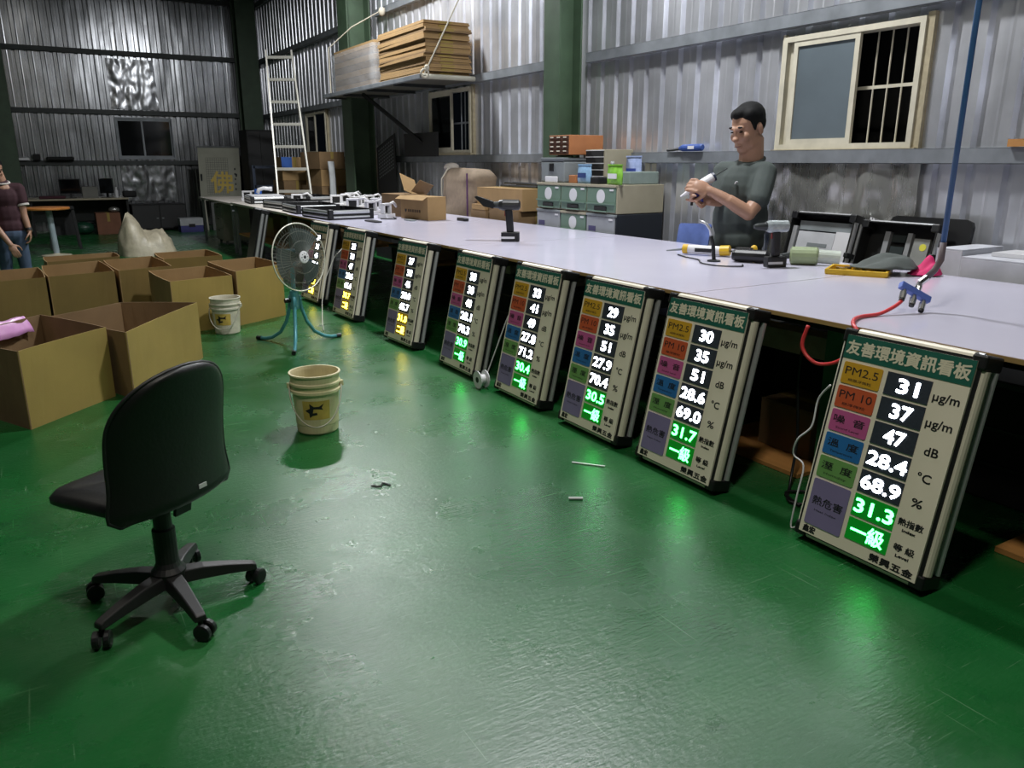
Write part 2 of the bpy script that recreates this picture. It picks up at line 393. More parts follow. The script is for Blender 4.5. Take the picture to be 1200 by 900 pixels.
# ------------------------------------------------------------------ long workbench
bench = thing('workbench', 'long white topped workbench with the lit sign boards leaning along it', 'workbench', (3.35, 4.75, 0))
def bp(mb): return mb
X0, X1, TZ = 2.55, 4.15, 0.765
for a, b in ((0.25, 2.66), (2.665, 5.10), (5.105, 7.2), (7.205, 9.3)):
    t = MB().box(X0 - 3.35, X1 - 3.35, a - 4.75, b - 4.75, TZ - 0.018, TZ - 0.0015).build('top_board', mat('ply_edge', (168, 138, 88), 0.7, 0, 0.15, 3, 0, 1, (1, 1, 20)), bench)
    MB().box(X0 - 3.35 + 0.002, X1 - 3.35 - 0.002, a - 4.75 + 0.001, b - 4.75 - 0.001, TZ - 0.0015, TZ).build('laminate', m_tabletop, t)
m_gleg = mat('green_leg', (52, 104, 68), 0.55, 0, 0.15)
for y in (0.5, 2.06, 3.5, 5.05, 6.6, 7.7, 9.1):
    for x in (2.86, 3.98):
        MB().box(x - 3.35 - 0.04, x - 3.35 + 0.04, y - 4.75 - 0.04, y - 4.75 + 0.04, 0, TZ - 0.08).build('leg', m_gleg, bench, bev=0.006)
    MB().box(2.75 - 3.35, 4.08 - 3.35, y - 4.75 - 0.03, y - 4.75 + 0.03, TZ - 0.08, TZ - 0.018).build('cross_rail', m_gleg, bench)
for x in (2.72, 3.98):
    MB().box(x - 3.35 - 0.03, x - 3.35 + 0.03, 0.3 - 4.75, 9.25 - 4.75, TZ - 0.07, TZ - 0.018).build('long_rail', m_blackm, bench)

# ------------------------------------------------------------------ sign boards
m_plate = mat('sign_plate', (226, 218, 200), 0.5, 0, 0.03, 3)
m_title = mat('title_green', (24, 92, 78), 0.5, 0, 0.04)
m_titlet = mat('title_letters', (214, 208, 186), 0.5, 0, 0)
TILES = [((196, 150, 36), 'PM2.5', '細懸浮微粒', 0.020), ((190, 84, 48), 'PM 10', '懸浮微粒', 0.020), ((182, 84, 140), '噪  音', 'Sound Level', 0.021), ((36, 104, 168), '溫  度', 'Temperature', 0.021), ((104, 152, 84), '溼  度', 'Humidity', 0.021), ((122, 112, 152), '熱危害', 'Heat Index', 0.024)]
VT = [(0.128, 0.232), (0.244, 0.350), (0.362, 0.468), (0.480, 0.586), (0.598, 0.704), (0.718, 0.95)]
m_tiles = [mat('tile_%d' % i, t[0], 0.45, 0, 0.05, 6) for i, t in enumerate(TILES)]
m_ledp = mat('led_panel', (50, 56, 66), 0.35, 0, 0.15, 120)  # panel lightened to blue grey: glow of the white digits in the colour
m_ledg = mat('led_panel_green_glow', (10, 60, 24), 0.35, 0, 0.15, 120, emit=(0, 190, 40), es=0.22)  # glow of the green digits put into panel colour and faint emission
m_ledy = mat('led_panel_yellow_glow', (70, 62, 18), 0.35, 0, 0.15, 120, emit=(200, 160, 10), es=0.25)  # likewise the yellow digits' glow, in colour and faint emission
def em(name, c, s, hue=None):
    m = bpy.data.materials.new(name); m.use_nodes = True; b = m.node_tree.nodes['Principled BSDF']
    b.inputs['Base Color'].default_value = (0, 0, 0, 1); b.inputs['Emission Color'].default_value = (*c, 1); b.inputs['Emission Strength'].default_value = s
    return m
e_w = em('led_white', (0.86, 0.92, 1.0), 15); e_g = em('led_green', (0.05, 1.0, 0.12), 16); e_y = em('led_yellow', (1.0, 0.78, 0.05), 15)
PW, PL, BL, BW, BD = 0.455, 0.735, 0.775, 0.505, 0.105
def shell_meshes():
    d = {}
    body = MB().box(-BW / 2 + 0.012, BW / 2 - 0.012, 0.012, BL - 0.012, -BD + 0.004, -0.004); d['body'] = body.mesh('body', m_black)
    c = 0.05
    for k, (sx, sy) in enumerate(((-1, 0), (1, 0), (-1, 1), (1, 1))):
        x0, x1 = (-BW / 2, -BW / 2 + c) if sx < 0 else (BW / 2 - c, BW / 2)
        y0, y1 = (0, c) if not sy else (BL - c, BL)
        d['corner%d' % k] = MB().box(x0, x1, y0, y1, -BD, 0).mesh('corner_guard', m_black)
    return d
SH = shell_meshes()
def profile(p, q, nrm, w, m, name, parent):
    """half round aluminium profile from p to q, bulging along nrm"""
    p = Vector(p); q = Vector(q); nrm = Vector(nrm).normalized(); d = (q - p).normalized(); s = d.cross(nrm); mb = MB(); n = 7
    for pt in (p, q):
        for k in range(n):
            a = -PI / 2 + PI * k / (n - 1); mb.v.append(tuple(pt + s * w / 2 * math.sin(a) + nrm * 0.016 * math.cos(a)))
    for k in range(n - 1): mb.f.append((k, k + 1, n + k + 1, n + k))
    mb.f.append(tuple(reversed(range(n)))); mb.f.append(tuple(range(n, 2 * n))); mb.f.append((0, n, 2 * n - 1, n - 1))
    o = mb.build(name, m, parent); 
    return o
_P = {}
def shared(key, fn):
    if key not in _P: _P[key] = fn().data; fn_obj = None
    return _P[key]
def shell(root, mp=m_cream, with_body=True):
    if with_body: put('body', SH['body'], root)
    for k in range(4): put('corner_guard', SH['corner%d' % k], root, bev=0.008)
    h = BW / 2
    spec = [((h - 0.012, 0.05, -0.028), (h - 0.012, BL - 0.05, -0.028), (1, 0, 0), 0.04), ((h - 0.012, 0.05, -0.08), (h - 0.012, BL - 0.05, -0.08), (1, 0, 0), 0.026),
            ((-h + 0.012, 0.05, -0.028), (-h + 0.012, BL - 0.05, -0.028), (-1, 0, 0), 0.04), ((-h + 0.012, 0.05, -0.08), (-h + 0.012, BL - 0.05, -0.08), (-1, 0, 0), 0.026),
            ((-h + 0.05, BL - 0.012, -0.028), (h - 0.05, BL - 0.012, -0.028), (0, 1, 0), 0.04), ((-h + 0.05, BL - 0.012, -0.08), (h - 0.05, BL - 0.012, -0.08), (0, 1, 0), 0.026),
            ((-h + 0.05, 0.012, -0.028), (h - 0.05, 0.012, -0.028), (0, -1, 0), 0.04), ((-h + 0.05, 0.012, -0.08), (h - 0.05, 0.012, -0.08), (0, -1, 0), 0.026)]
    for i, (p, q, nn, ww) in enumerate(spec):
        mm = mp if i % 2 == 0 else m_alu; key = ('prof', i, mm.name)
        if key in _P: put('edge_profile', _P[key], root)
        else: _P[key] = profile(p, q, nn, ww, mm, 'edge_profile', root).data
def fx(u): return -PW / 2 + u * PW
def fy(v): return BL - 0.022 - v * PL
def rbox(x0, x1, y0, y1, z0, z1, r=0.006):
    pts = []
    for cx, cy, a0 in ((x1 - r, y1 - r, 0), (x0 + r, y1 - r, 90), (x0 + r, y0 + r, 180), (x1 - r, y0 + r, 270)):
        for a in (0, 45, 90): pts.append((cx + r * math.cos(R(a0 + a)), cy + r * math.sin(R(a0 + a))))
    return MB().prism(pts, z0, z1)
def meshc(key, fn):
    if key not in _P: _P[key] = fn()
    return _P[key]
def lettered(key, parent, body, size, m, x, y, z, bold=0.0, width=None, spacing=1.0):
    k = ('txt', body, size, bold, width, m.name, spacing)
    if k not in _P:
        me = text(body, size, bold, width, 'CENTER', spacing).copy(); me.materials.append(m); _P[k] = me
    return put(key, _P[k], parent, loc=(x, y, z))
def sign(y, vals, label, lean=12.5, yaw=0.0, x=2.27, yellow=False):
    root = thing('sign_board', label, 'sign board', group='lit air quality sign boards leaning on the bench')
    a = R(lean); M = frame((x, y, 0.025), (0, -1, 0), (math.sin(a), 0, math.cos(a)), (-math.cos(a), 0, math.sin(a)))
    root.matrix_world = Matrix.Translation((x, y, 0)) @ Matrix.Rotation(yaw, 4, 'Z') @ Matrix.Translation((-x, -y, 0)) @ M
    shell(root)
    put('face_plate', meshc('plate', lambda: MB().box(-PW / 2, PW / 2, fy(1), fy(0), -0.004, 0.004).mesh('face_plate', m_plate)), root)
    tb = put('title_band', meshc('band', lambda: MB().box(-PW / 2, PW / 2, fy(0.112), fy(0), 0.004, 0.006).mesh('title_band', m_title)), root)
    lettered('lettering', tb, '友善環境資訊看板', 0.052, m_titlet, 0, fy(0.056), 0.0066, 0.0016, PW * 0.96)
    for i, (c, big, small, sz) in enumerate(TILES):
        v0, v1 = VT[i]
        t = put('icon_tile', meshc(('tile', i), lambda: rbox(fx(0.03), fx(0.36), fy(v1), fy(v0), 0.004, 0.007).mesh('icon_tile', m_tiles[i])), root)
        h = (v0 + v1) / 2; e = (v1 - v0)
        if i < 2: lettered('lettering', t, big, 0.040, m_ink, fx(0.195), fy(v0 + e * 0.38), 0.0076, 0, PW * 0.28)
        else: lettered('lettering', t, big, 0.030 if i < 5 else 0.034, m_ink, fx(0.195), fy(v0 + e * (0.40 if i < 5 else 0.45)), 0.0076, 0.0003, PW * 0.27)
        lettered('caption', t, small, 0.011, m_ink, fx(0.195), fy(v0 + e * (0.80 if i < 5 else 0.66)), 0.0076, 0, PW * 0.2)
    for r in range(7):
        v0 = 0.128 + r * 0.1172; v1 = v0 + 0.105
        mp = m_ledp if r < 5 else (m_ledy if yellow else m_ledg)
        p = put('led_panel', meshc(('led', r, mp.name), lambda: MB().box(fx(0.40), fx(0.745), fy(v1), fy(v0), 0.004, 0.007).mesh('led_panel', mp)), root)
        me = e_w if r < 5 else (e_y if yellow else e_g); s = vals[r]
        if r == 6: lettered('led_character', p, s, 0.062, me, fx(0.572), fy((v0 + v1) / 2), 0.0078, 0.0015, PW * 0.27)
        elif '.' in s: lettered('led_digits', p, s, 0.066, me, fx(0.575), fy((v0 + v1) / 2), 0.0078, 0.0019, PW * 0.31)
        else: lettered('led_digits', p, s, 0.066, me, fx(0.58), fy((v0 + v1) / 2), 0.0078, 0.0020, PW * 0.16)
        u = ['µg/m', 'µg/m', 'dB', '°C', '%', '熱指數', '等 級'][r]
        ww = [0.19, 0.19, 0.10, 0.10, 0.08, 0.19, 0.16][r]
        lettered('unit_lettering', root, u, 0.040 if r < 5 else 0.026, m_ink, fx(0.865), fy((v0 + v1) / 2 + (0.012 if r < 5 else -0.004)), 0.0046, 0.0008, PW * ww)
        if r > 4: lettered('caption', root, ['Index', 'Level'][r - 5], 0.013, m_ink, fx(0.865), fy((v0 + v1) / 2 + 0.032), 0.0046, 0.0008, PW * 0.1)
    lettered('maker_lettering', root, '鑫宏', 0.026, m_ink, fx(0.09), fy(0.975), 0.0046, 0.0012, PW * 0.11)
    lettered('maker_lettering', root, '榮興五金', 0.027, m_ink, fx(0.80), fy(0.972), 0.0046, 0.0014, PW * 0.34, 1.1)
    MB().box(-0.2, -0.16, -0.0, 0.012, -0.1, -0.06).build('foot', m_blackm, root); MB().box(0.16, 0.2, -0.0, 0.012, -0.1, -0.06).build('foot', m_blackm, root)
    return root
YI = '一級'; ER = '二級'
sign(1.49, ['31', '37', '47', '28.4', '68.9', '31.3', YI], 'lit sign board nearest the camera, its top row reading 31')
sign(2.41, ['30', '35', '51', '28.6', '69.0', '31.7', YI], 'lit sign board second from the camera, its top row reading 30')
sign(3.05, ['29', '35', '51', '27.9', '70.4', '30.5', YI], 'lit sign board third from the camera, its top row reading 29')
sign(3.74, ['33', '41', '49', '27.8', '71.2', '30.4', YI], 'lit sign board fourth from the camera, its top row reading 33')
sign(4.50, ['38', '38', '48', '28.1', '70.3', '30.9', YI], 'lit sign board with green lower digits reading 30.9, next to the yellow lit ones')
sign(5.45, ['37', '38', '46', '28.0', '65.7', '31.0', ER], 'lit sign board with yellow lower digits next to the green lit one', yellow=True, yaw=R(3), x=2.262)
sign(6.68, ['38', '38', '47', '28.6', '65.4', '30.7', ER], 'lit sign board with yellow lower digits to the right of the fan', yellow=True, yaw=R(3), x=2.262)
sign(7.66, ['38', '38', '46', '28.4', '67.2', '30.7', ER], 'lit sign board partly hidden behind the fan guard', yellow=True, yaw=R(3), x=2.262)

# ------------------------------------------------------------------ office chair
def chair():
    c = thing('office_chair', 'black armless office chair on casters, seen from behind', 'chair', (0.218, 2.45, 0))
    m_leather = mat('black_leather', (9, 10, 10), 0.5, 0, 0.15, 15, 0.06, 90)
    m_nylon = mat('black_nylon', (26, 26, 27), 0.5, 0, 0.15, 12)
    MB().lathe([(0.0, 0.075), (0.05, 0.078), (0.052, 0.12), (0.04, 0.135), (0.034, 0.15), (0.034, 0.26), (0.027, 0.265), (0.027, 0.33), (0, 0.33)], 20).build('gas_lift', m_nylon, c, smooth=False)
    for ang in (-146, -80, -3, 66, 141):
        a = R(ang); d = Vector((math.cos(a), math.sin(a), 0)); s = Vector((-d.y, d.x, 0)); mb = MB(); st = [(0.03, 0.075, 0.115, 0.032), (0.10, 0.072, 0.112, 0.028), (0.18, 0.066, 0.098, 0.023), (0.25, 0.058, 0.082, 0.020), (0.262, 0.058, 0.076, 0.018)]
        for r, z0, z1, hw in st:
            for q, z in ((-hw, z0), (hw, z0), (hw * 0.75, z1), (-hw * 0.75, z1)): mb.v.append(tuple(d * r + s * q + Vector((0, 0, z))))
        for i in range(len(st) - 1):
            for k in range(4): mb.f.append((i * 4 + k, i * 4 + (k + 1) % 4, i * 4 + 4 + (k + 1) % 4, i * 4 + 4 + k))
        mb.f += [(3, 2, 1, 0), tuple(range(len(st) * 4 - 4, len(st) * 4))]
        leg = mb.build('leg', m_nylon, c, bev=0.004)
        cs = R(ang + 40); e = Vector((math.cos(cs), math.sin(cs), 0)); t = Vector((-e.y, e.x, 0)); w = MB()
        ctr = d * 0.25 + e * 0.012 + Vector((0, 0, 0.026))
        for q in (-1, 1):
            pts = [ctr + t * (q * 0.006), ctr + t * (q * 0.010), ctr + t * (q * 0.022), ctr + t * (q * 0.025)]; w.tube(pts, 0, 16, True, [0.022, 0.026, 0.026, 0.02])
        w.tube([d * 0.25 + Vector((0, 0, 0.03)), d * 0.25 + Vector((0, 0, 0.062))], 0.008, 8)
        w.build('caster', m_black, leg, smooth=False)
    E = Vector((0.83, 0.557, 0)); Fw = Vector((-0.557, 0.83, 0)); U = Vector((0, 0, 1))
    bc = Vector((0.075, -0.03, 0))   # bottom centre of the backrest, relative to the base
    # seat: rounded cushion
    sc = bc + Fw * 0.20
    mb = MB(); n = 36; rings = [(0.0, 0.345), (0.9, 0.345), (1.0, 0.362), (1.0, 0.378), (0.93, 0.396), (0.7, 0.402), (0.0, 0.405)]
    for k, z in rings:
        for j in range(n):
            th = 2 * PI * j / n; cx, sx = math.cos(th), math.sin(th); px = abs(cx) ** 0.45 * (1 if cx > 0 else -1) * 0.215; py = abs(sx) ** 0.45 * (1 if sx > 0 else -1) * 0.205
            p = sc + E * px * k + Fw * py * k + U * (z - 0.02 * (max(0, py / 0.205) ** 2)); mb.v.append(tuple(p))
    for i in range(len(rings) - 1):
        for j in range(n): mb.f.append((i * n + j, i * n + (j + 1) % n, (i + 1) * n + (j + 1) % n, (i + 1) * n + j))
    mb.build('seat', m_leather, c, smooth=True)
    MB().cbox((0, 0, 0), (0.16, 0.2, 0.03), frame(sc * 0.6 + U * 0.33, E, Fw, U)).build('seat_mechanism', m_nylon, c)
    # backrest: curved padded shell with a domed top
    def hw(t):
        if t < 0.06: return 0.205 + 0.03 * (t / 0.06) ** 0.5
        if t < 0.3: return 0.235 - 0.017 * math.sin((t - 0.06) / 0.24 * PI / 2)
        if t < 0.55: return 0.218
        return 0.218 * max(0.0, 1 - ((t - 0.55) / 0.45) ** 2.5) ** 0.5
    mb = MB(); nt, ns = 26, 20; H0, H1 = 0.335, 0.785
    ts = [1 - (1 - i / nt) ** 1.25 for i in range(nt + 1)]; ts[-1] = 0.9995
    for side in (0, 1):
        for t in ts:
            for j in range(ns + 1):
                s = -1 + 2 * j / ns; wd = hw(t); x = s * wd
                edge = max(0.0, 1 - abs(s) ** 6) ** 0.5 * max(0.0, min(1, t / 0.03, (1 - t) / 0.03)) ** 0.5
                th = 0.024 * edge
                off = 0.05 * (x / 0.22) ** 2 - 0.06 * t + 0.03 * math.sin(t * PI)
                p = bc + E * x + Fw * (off + (th if side else -th)) + U * (H0 + (H1 - H0) * t); mb.v.append(tuple(p))
    K = (nt + 1) * (ns + 1)
    for i in range(nt):
        for j in range(ns):
            a = i * (ns + 1) + j; q = (a, a + 1, a + ns + 2, a + ns + 1); mb.f.append(q); mb.f.append(tuple(K + v for v in reversed(q)))
    back = mb.build('backrest', m_leather, c, smooth=True)
    pts = [bc + E * (s * hw(t)) + Fw * (0.05 * (s * hw(t) / 0.22) ** 2 - 0.06 * t + 0.03 * math.sin(t * PI)) + U * (H0 + (H1 - H0) * t) for s, t in [(-1, t) for t in ts] + [(1, t) for t in reversed(ts)]]
    MB().tube(pts + [pts[0]], 0.006, 6, False).build('piping', m_nylon, back, smooth=True)
    MB().bar(tuple(bc + U * 0.30 + Fw * 0.03), tuple(bc + U * 0.42 - Fw * 0.0), 0.06, 0.012, tuple(Fw)).build('back_bracket', m_nylon, c)
    t = 0.11; p = bc + E * 0.045 + Fw * (-0.06 * t + 0.03 * math.sin(t * PI) - 0.0262) + U * (H0 + 0.45 * t)
    MB().cbox((0, 0, 0), (0.03, 0.002, 0.014), frame(p, E, Fw, U)).build('maker_tag', m_white, back)
    return c
chair()

# ------------------------------------------------------------------ pedestal fan
def fan():
    f = thing('pedestal_fan', 'teal tripod floor fan with round wire guard beside the sign boards', 'fan', (1.63, 5.9, 0))
    feet = [(-0.22, 0.30), (-0.13, -0.35), (0.35, 0.06)]
    for x, y in feet:
        mb = MB(); d = Vector((x, y, 0)); pts = []
        for r, z in ((0.06, 0.37), (0.075, 0.33), (0.10, 0.27), (0.2, 0.17), (0.38, 0.08), (0.62, 0.03), (0.8, 0.016), (1.0, 0.014)):
            k = 0.04 / d.length; pts.append(d * (k + (1 - k) * (r - 0.06) / 0.94) + Vector((0, 0, z)))
        leg = mb.tube(pts, 0.014, 8).build('leg', m_teal, f, smooth=True)
        MB().tube([d * 0.93 + Vector((0, 0, 0.016)), d * 1.04 + Vector((0, 0, 0.016))], 0.0165, 8).build('rubber_foot', m_black, leg)
    MB().lathe([(0.032, 0.27), (0.036, 0.29), (0.036, 0.39), (0.03, 0.41), (0.0, 0.41)], 14).build('collar', m_teal, f)
    MB().tube([(-0.03, 0, 0.34), (-0.075, -0.01, 0.34)], 0.018, 8).build('knob', m_black, f)
    MB().tube([(0, 0, 0.3), (0, 0, 0.60)], 0.016, 10).build('pole', m_teal, f)
    d = Vector((0.42, -0.905, 0.10)).normalized(); s = Vector((-d.y, d.x, 0)).normalized(); u = d.cross(s) * -1
    u = s.cross(d) * -1 if (s.cross(d)).z < 0 else s.cross(d)
    C = Vector((0.04, -0.07, 0.665)); M = frame(C, s, u, d)  # local z is the blowing direction
    m_motor = mat('motor_teal', (38, 84, 90), 0.45)
    MB().lathe([(0, -0.2), (0.05, -0.19), (0.068, -0.15), (0.068, -0.06), (0.05, -0.045), (0, -0.045)], 18, M=M).build('motor', m_motor, f, smooth=False)
    MB().bar(tuple(Vector((0, 0, 0.58))), tuple(M @ Vector((0, 0, -0.12))), 0.03, 0.05).build('neck', m_motor, f)
    m_wire = mat('guard_wire', (205, 205, 190), 0.4, 0.4, 0)
    m_wire2 = mat('guard_wire_thin', (104, 106, 98), 0.5, 0.3, 0)
    RR = 0.248
    def prof(r): return 0.055 * (1 - (r / RR) ** 2.2)
    g = MB().tube([M @ Vector((RR * math.cos(2 * PI * k / 40), RR * math.sin(2 * PI * k / 40), 0)) for k in range(41)], 0.0055, 6, False).build('guard_rim', m_wire, f, smooth=True)
    for nm, sg in (('front_guard', 1), ('back_guard', -1.15)):
        mb = MB()
        for k in range(56):
            a = 2 * PI * k / 56; tw = 0.35
            mb.tube([M @ Vector((r * math.cos(a + tw * (1 - r / RR)), r * math.sin(a + tw * (1 - r / RR)), sg * prof(r))) for r in (0.045, 0.11, 0.18, 0.225, RR)], 0.0011, 4, False)
        for rr in (0.12, 0.19):
            mb.tube([M @ Vector((rr * math.cos(2 * PI * k / 32), rr * math.sin(2 * PI * k / 32), sg * prof(rr))) for k in range(33)], 0.002, 4, False)
        mb.build(nm, m_wire2, f)
    MB().lathe([(0, 0.062), (0.02, 0.062), (0.042, 0.058), (0.046, 0.052), (0, 0.048)], 20, M=M).build('badge', m_white, f)
    MB().lathe([(0.012, 0.0615), (0.012, 0.064), (0, 0.064)], 12, M=M).build('badge_centre', m_black, f)
    for k in range(8): MB().lathe([(0.0035, 0.060), (0.0035, 0.0635), (0, 0.0635)], 6, c=(0.027 * math.cos(k * PI / 4), 0.027 * math.sin(k * PI / 4), 0), M=M).build('badge_dot', m_black, f)
    hub = MB().lathe([(0, 0.03), (0.03, 0.028), (0.035, -0.03), (0, -0.03)], 16, M=M).build('hub', m_black, f)
    m_blade = mat('fan_blade', (48, 60, 56), 0.45)
    for k in range(3):
        mb = MB(); a0 = 2 * PI * k / 3 + 0.4; nr, na = 6, 7
        for i in range(nr + 1):
            r = 0.03 + 0.185 * i / nr
            for j in range(na + 1):
                a = a0 + (1.35 - 0.25 * (i / nr)) * (j / na) + 0.25 * i / nr; mb.v.append(tuple(M @ Vector((r * math.cos(a), r * math.sin(a), 0.022 - 0.044 * j / na))))
        for i in range(nr):
            for j in range(na): q = i * (na + 1) + j; mb.f.append((q, q + 1, q + na + 2, q + na + 1))
        mb.build('blade', m_blade, f, smooth=True)
fan()
mb = MB().tube([(1.95, 6.25, 0.01), (2.02, 6.5, 0.012), (2.1, 6.75, 0.02), (2.17, 6.95, 0.12), (2.24, 7.05, 0.3), (2.36, 7.1, 0.5), (2.5, 7.12, 0.62)], 0.0035, 6)
tag(mb.build('power_cord', mat('white_cord', (190, 190, 182), 0.5, 0, 0), smooth=True), 'thin white power cord trailing from the floor behind the far sign board', 'cord')

# ------------------------------------------------------------------ paint pails
def pail(x, y, s, rz, label, m, mi, emblem, handle_a):
    p = thing('pail', label, 'bucket', (x, y, 0), rz)
    H = 0.315 * s
    prof = [(0.0, 0.0), (0.098, 0.0), (0.104, 0.008), (0.117, H * 0.66), (0.119, H * 0.67), (0.127, H * 0.69), (0.127, H * 0.73), (0.12, H * 0.745), (0.121, H * 0.80), (0.128, H * 0.815), (0.128, H * 0.85), (0.123, H * 0.865), (0.124, H * 0.96), (0.130, H * 0.975), (0.130, H), (0.121, H), (0.118, H * 0.95), (0.108, 0.05), (0.09, 0.012), (0, 0.012)]
    MB().lathe([(r * s * 1.0, z) for r, z in prof], 40).build('body', m, p, smooth=False)
    hz = H * 0.78; rr = 0.13 * s; pts = []
    for k in range(25):
        t = PI * k / 24; a = handle_a
        v = Vector((math.cos(t) * rr, -math.sin(t) * rr * 0.25 - 0.0, 0)); drop = -math.sin(t) * 0.19 * s
        q = Vector((v.x * math.cos(a) - (v.y - 0.11 * s * math.sin(t) ** 0.6) * math.sin(a), v.x * math.sin(a) + (v.y - 0.11 * s * math.sin(t) ** 0.6) * math.cos(a), hz + drop)); pts.append(q)
    MB().tube(pts, 0.0035, 6).build('handle', m_rope, p, smooth=True)
    for e in (-1, 1):
        q = Vector((e * rr * math.cos(handle_a), e * rr * math.sin(handle_a), hz)); MB().cbox(q, (0.022, 0.022, 0.03)).build('handle_lug', m, p, bev=0.004)
    # printed paper label following the wall
    a0 = handle_a - PI / 2; mb = MB(); n = 10
    def rad(z): return (0.104 + (0.117 - 0.104) * (z - 0.008) / (H * 0.66)) * s + 0.0012
    for z in (0.085 * s, 0.185 * s):
        for k in range(n + 1):
            a = a0 - 0.62 + 1.24 * k / n; mb.v.append((rad(z) * math.cos(a), rad(z) * math.sin(a), z))
    for k in range(n): mb.f.append((k, k + 1, n + 2 + k, n + 1 + k))
    st = mb.build('sticker', mat('pail_sticker', (186, 160, 78), 0.6, 0, 0.25, 14), p)
    if emblem:
        star = [(-0.05, 0.0), (-0.028, 0.012), (-0.03, 0.036), (-0.01, 0.02), (0.012, 0.02), (0.034, 0.034), (0.024, 0.014), (0.03, 0.002), (0.014, 0.006), (-0.012, 0.008), (-0.016, -0.012), (0.002, -0.01), (0.004, -0.022), (-0.018, -0.026), (-0.03, -0.036), (-0.032, -0.014)]
        mb = MB(); zc = 0.135 * s
        for u, v in star:
            z = zc + v * s * 1.05; r = rad(z) + 0.001; a = a0 - u * s * 1.15 / r * -1; mb.v.append((r * math.cos(a), r * math.sin(a), z))
        mb.f.append(tuple(range(len(star))))
        bm = bmesh.new(); me = mb.mesh('emblem', m_ink); bm.from_mesh(me); bmesh.ops.triangulate(bm, faces=bm.faces[:]); bm.to_mesh(me); bm.free()
        put('emblem', me, st)
    return p
m_pail = mat('pail_dirty_cream', (200, 190, 150), 0.5, 0, 0.15, 9)
m_pail2 = mat('pail_dirty_white', (190, 186, 168), 0.5, 0, 0.2, 12)
pail(1.14, 3.86, 1.0, 0, 'dirty cream plastic pail with star emblem sticker, nearer the camera', m_pail, None, True, R(-18))
pail(1.26, 6.60, 0.93, 0, 'dirty white plastic pail standing against the open cartons', m_pail2, None, True, R(-30))

# ------------------------------------------------------------------ open cardboard boxes
def carton(corners, h, label, m=m_card, hs=None, inner=None, group='open cartons on the floor', flaps=None):
    """corners: front-left, front-right, back-right, back-left on the floor"""
    cx = sum(c[0] for c in corners) / 4; cy = sum(c[1] for c in corners) / 4
    o = thing('open_carton', label, 'carton', (cx, cy, 0), 0, group); t = 0.006
    P = [Vector((c[0] - cx, c[1] - cy, 0)) for c in corners]; hs = hs or [h] * 4
    for i in range(4):
        p, q = P[i], P[(i + 1) % 4]; d = (q - p).normalized(); nn = Vector((d.y, -d.x, 0)); hp, hq = hs[i], hs[(i + 1) % 4]; mb = MB(); ns = 7
        if (p + q).dot(nn) < 0: nn = -nn
        for k in range(ns + 1):
            e = k / ns
            if k == 0: e = 0.001
            b = p.lerp(q, e); bow = math.sin(e * PI) * 0.012 * (1 if i % 2 else -1)
            hh = hp + (hq - hp) * e
            for z, oo in ((0, 0), (hh, bow)): mb.v.append(tuple(b + nn * oo + Vector((0, 0, z)))); mb.v.append(tuple(b + nn * (oo - t) + Vector((0, 0, z))))
        for k in range(ns):
            a = k * 4; c = a + 4
            mb.f += [(a, c, c + 2, a + 2), (a + 1, a + 3, c + 3, c + 1), (a + 2, c + 2, c + 3, a + 3), (a, a + 1, c + 1, c)]
        mb.f += [(0, 2, 3, 1), (ns * 4, ns * 4 + 1, ns * 4 + 3, ns * 4 + 2)]
        mb.build('side_panel', m if i in (0,) else (inner or m), o)
    mb = MB(); mb.v = [tuple(p * 0.985 + Vector((0, 0, 0.004))) for p in P] + [tuple(p * 0.985 + Vector((0, 0, 0.01))) for p in P]
    mb.f = [(3, 2, 1, 0), (4, 5, 6, 7)] + [(i, (i + 1) % 4, 4 + (i + 1) % 4, 4 + i) for i in range(4)]
    mb.build('bottom_panel', inner or m, o)
    return o
m_olive = mat('cardboard_olive', (112, 92, 46), 0.85, 0, 0.10, 4, 0.08, 120)
carton([(-0.15, 4.62), (0.29, 5.07), (-0.03, 5.72), (-0.48, 5.25)], 0.42, 'large open carton at the left edge with pink plastic hung over its rim', m_cardy, inner=m_cardd)
carton([(0.38, 4.95), (0.92, 5.80), (0.46, 6.08), (0.02, 5.74)], 0.40, 'open carton right behind the office chair backrest', m_cardy, inner=m_cardd)
carton([(0.88, 6.72), (1.385, 6.86), (1.32, 7.62), (0.82, 7.52)], 0.43, 'open carton directly behind the dirty white pail', m_cardy, inner=m_card)
carton([(1.415, 6.84), (1.88, 7.12), (1.82, 7.84), (1.35, 7.70)], 0.46, 'open carton closest to the teal fan', m_cardy, inner=m_card)
carton([(0.60, 7.66), (1.05, 7.78), (1.0, 8.72), (0.55, 8.58)], 0.43, 'open carton in the middle of the back row, left of the pail carton', m_olive, inner=m_card)
carton([(0.06, 7.54), (0.565, 7.65), (0.51, 8.56), (0.03, 8.4)], 0.43, 'second open carton from the left in the back row', m_olive, inner=m_card)
carton([(-0.42, 7.4), (0.04, 7.52), (0.0, 8.3), (-0.46, 8.2)], 0.43, 'open carton at the left end of the back row', m_olive, inner=m_card)
carton([(1.06, 8.36), (1.62, 8.4), (1.59, 9.1), (1.06, 9.0)], 0.43, 'open carton in the rear, just in front of the white sack', m_olive, inner=m_card)
carton([(0.08, 8.68), (0.72, 8.85), (0.70, 9.3), (0.06, 9.2)], 0.43, 'rearmost open carton, only its far rim showing', m_olive, inner=m_card)
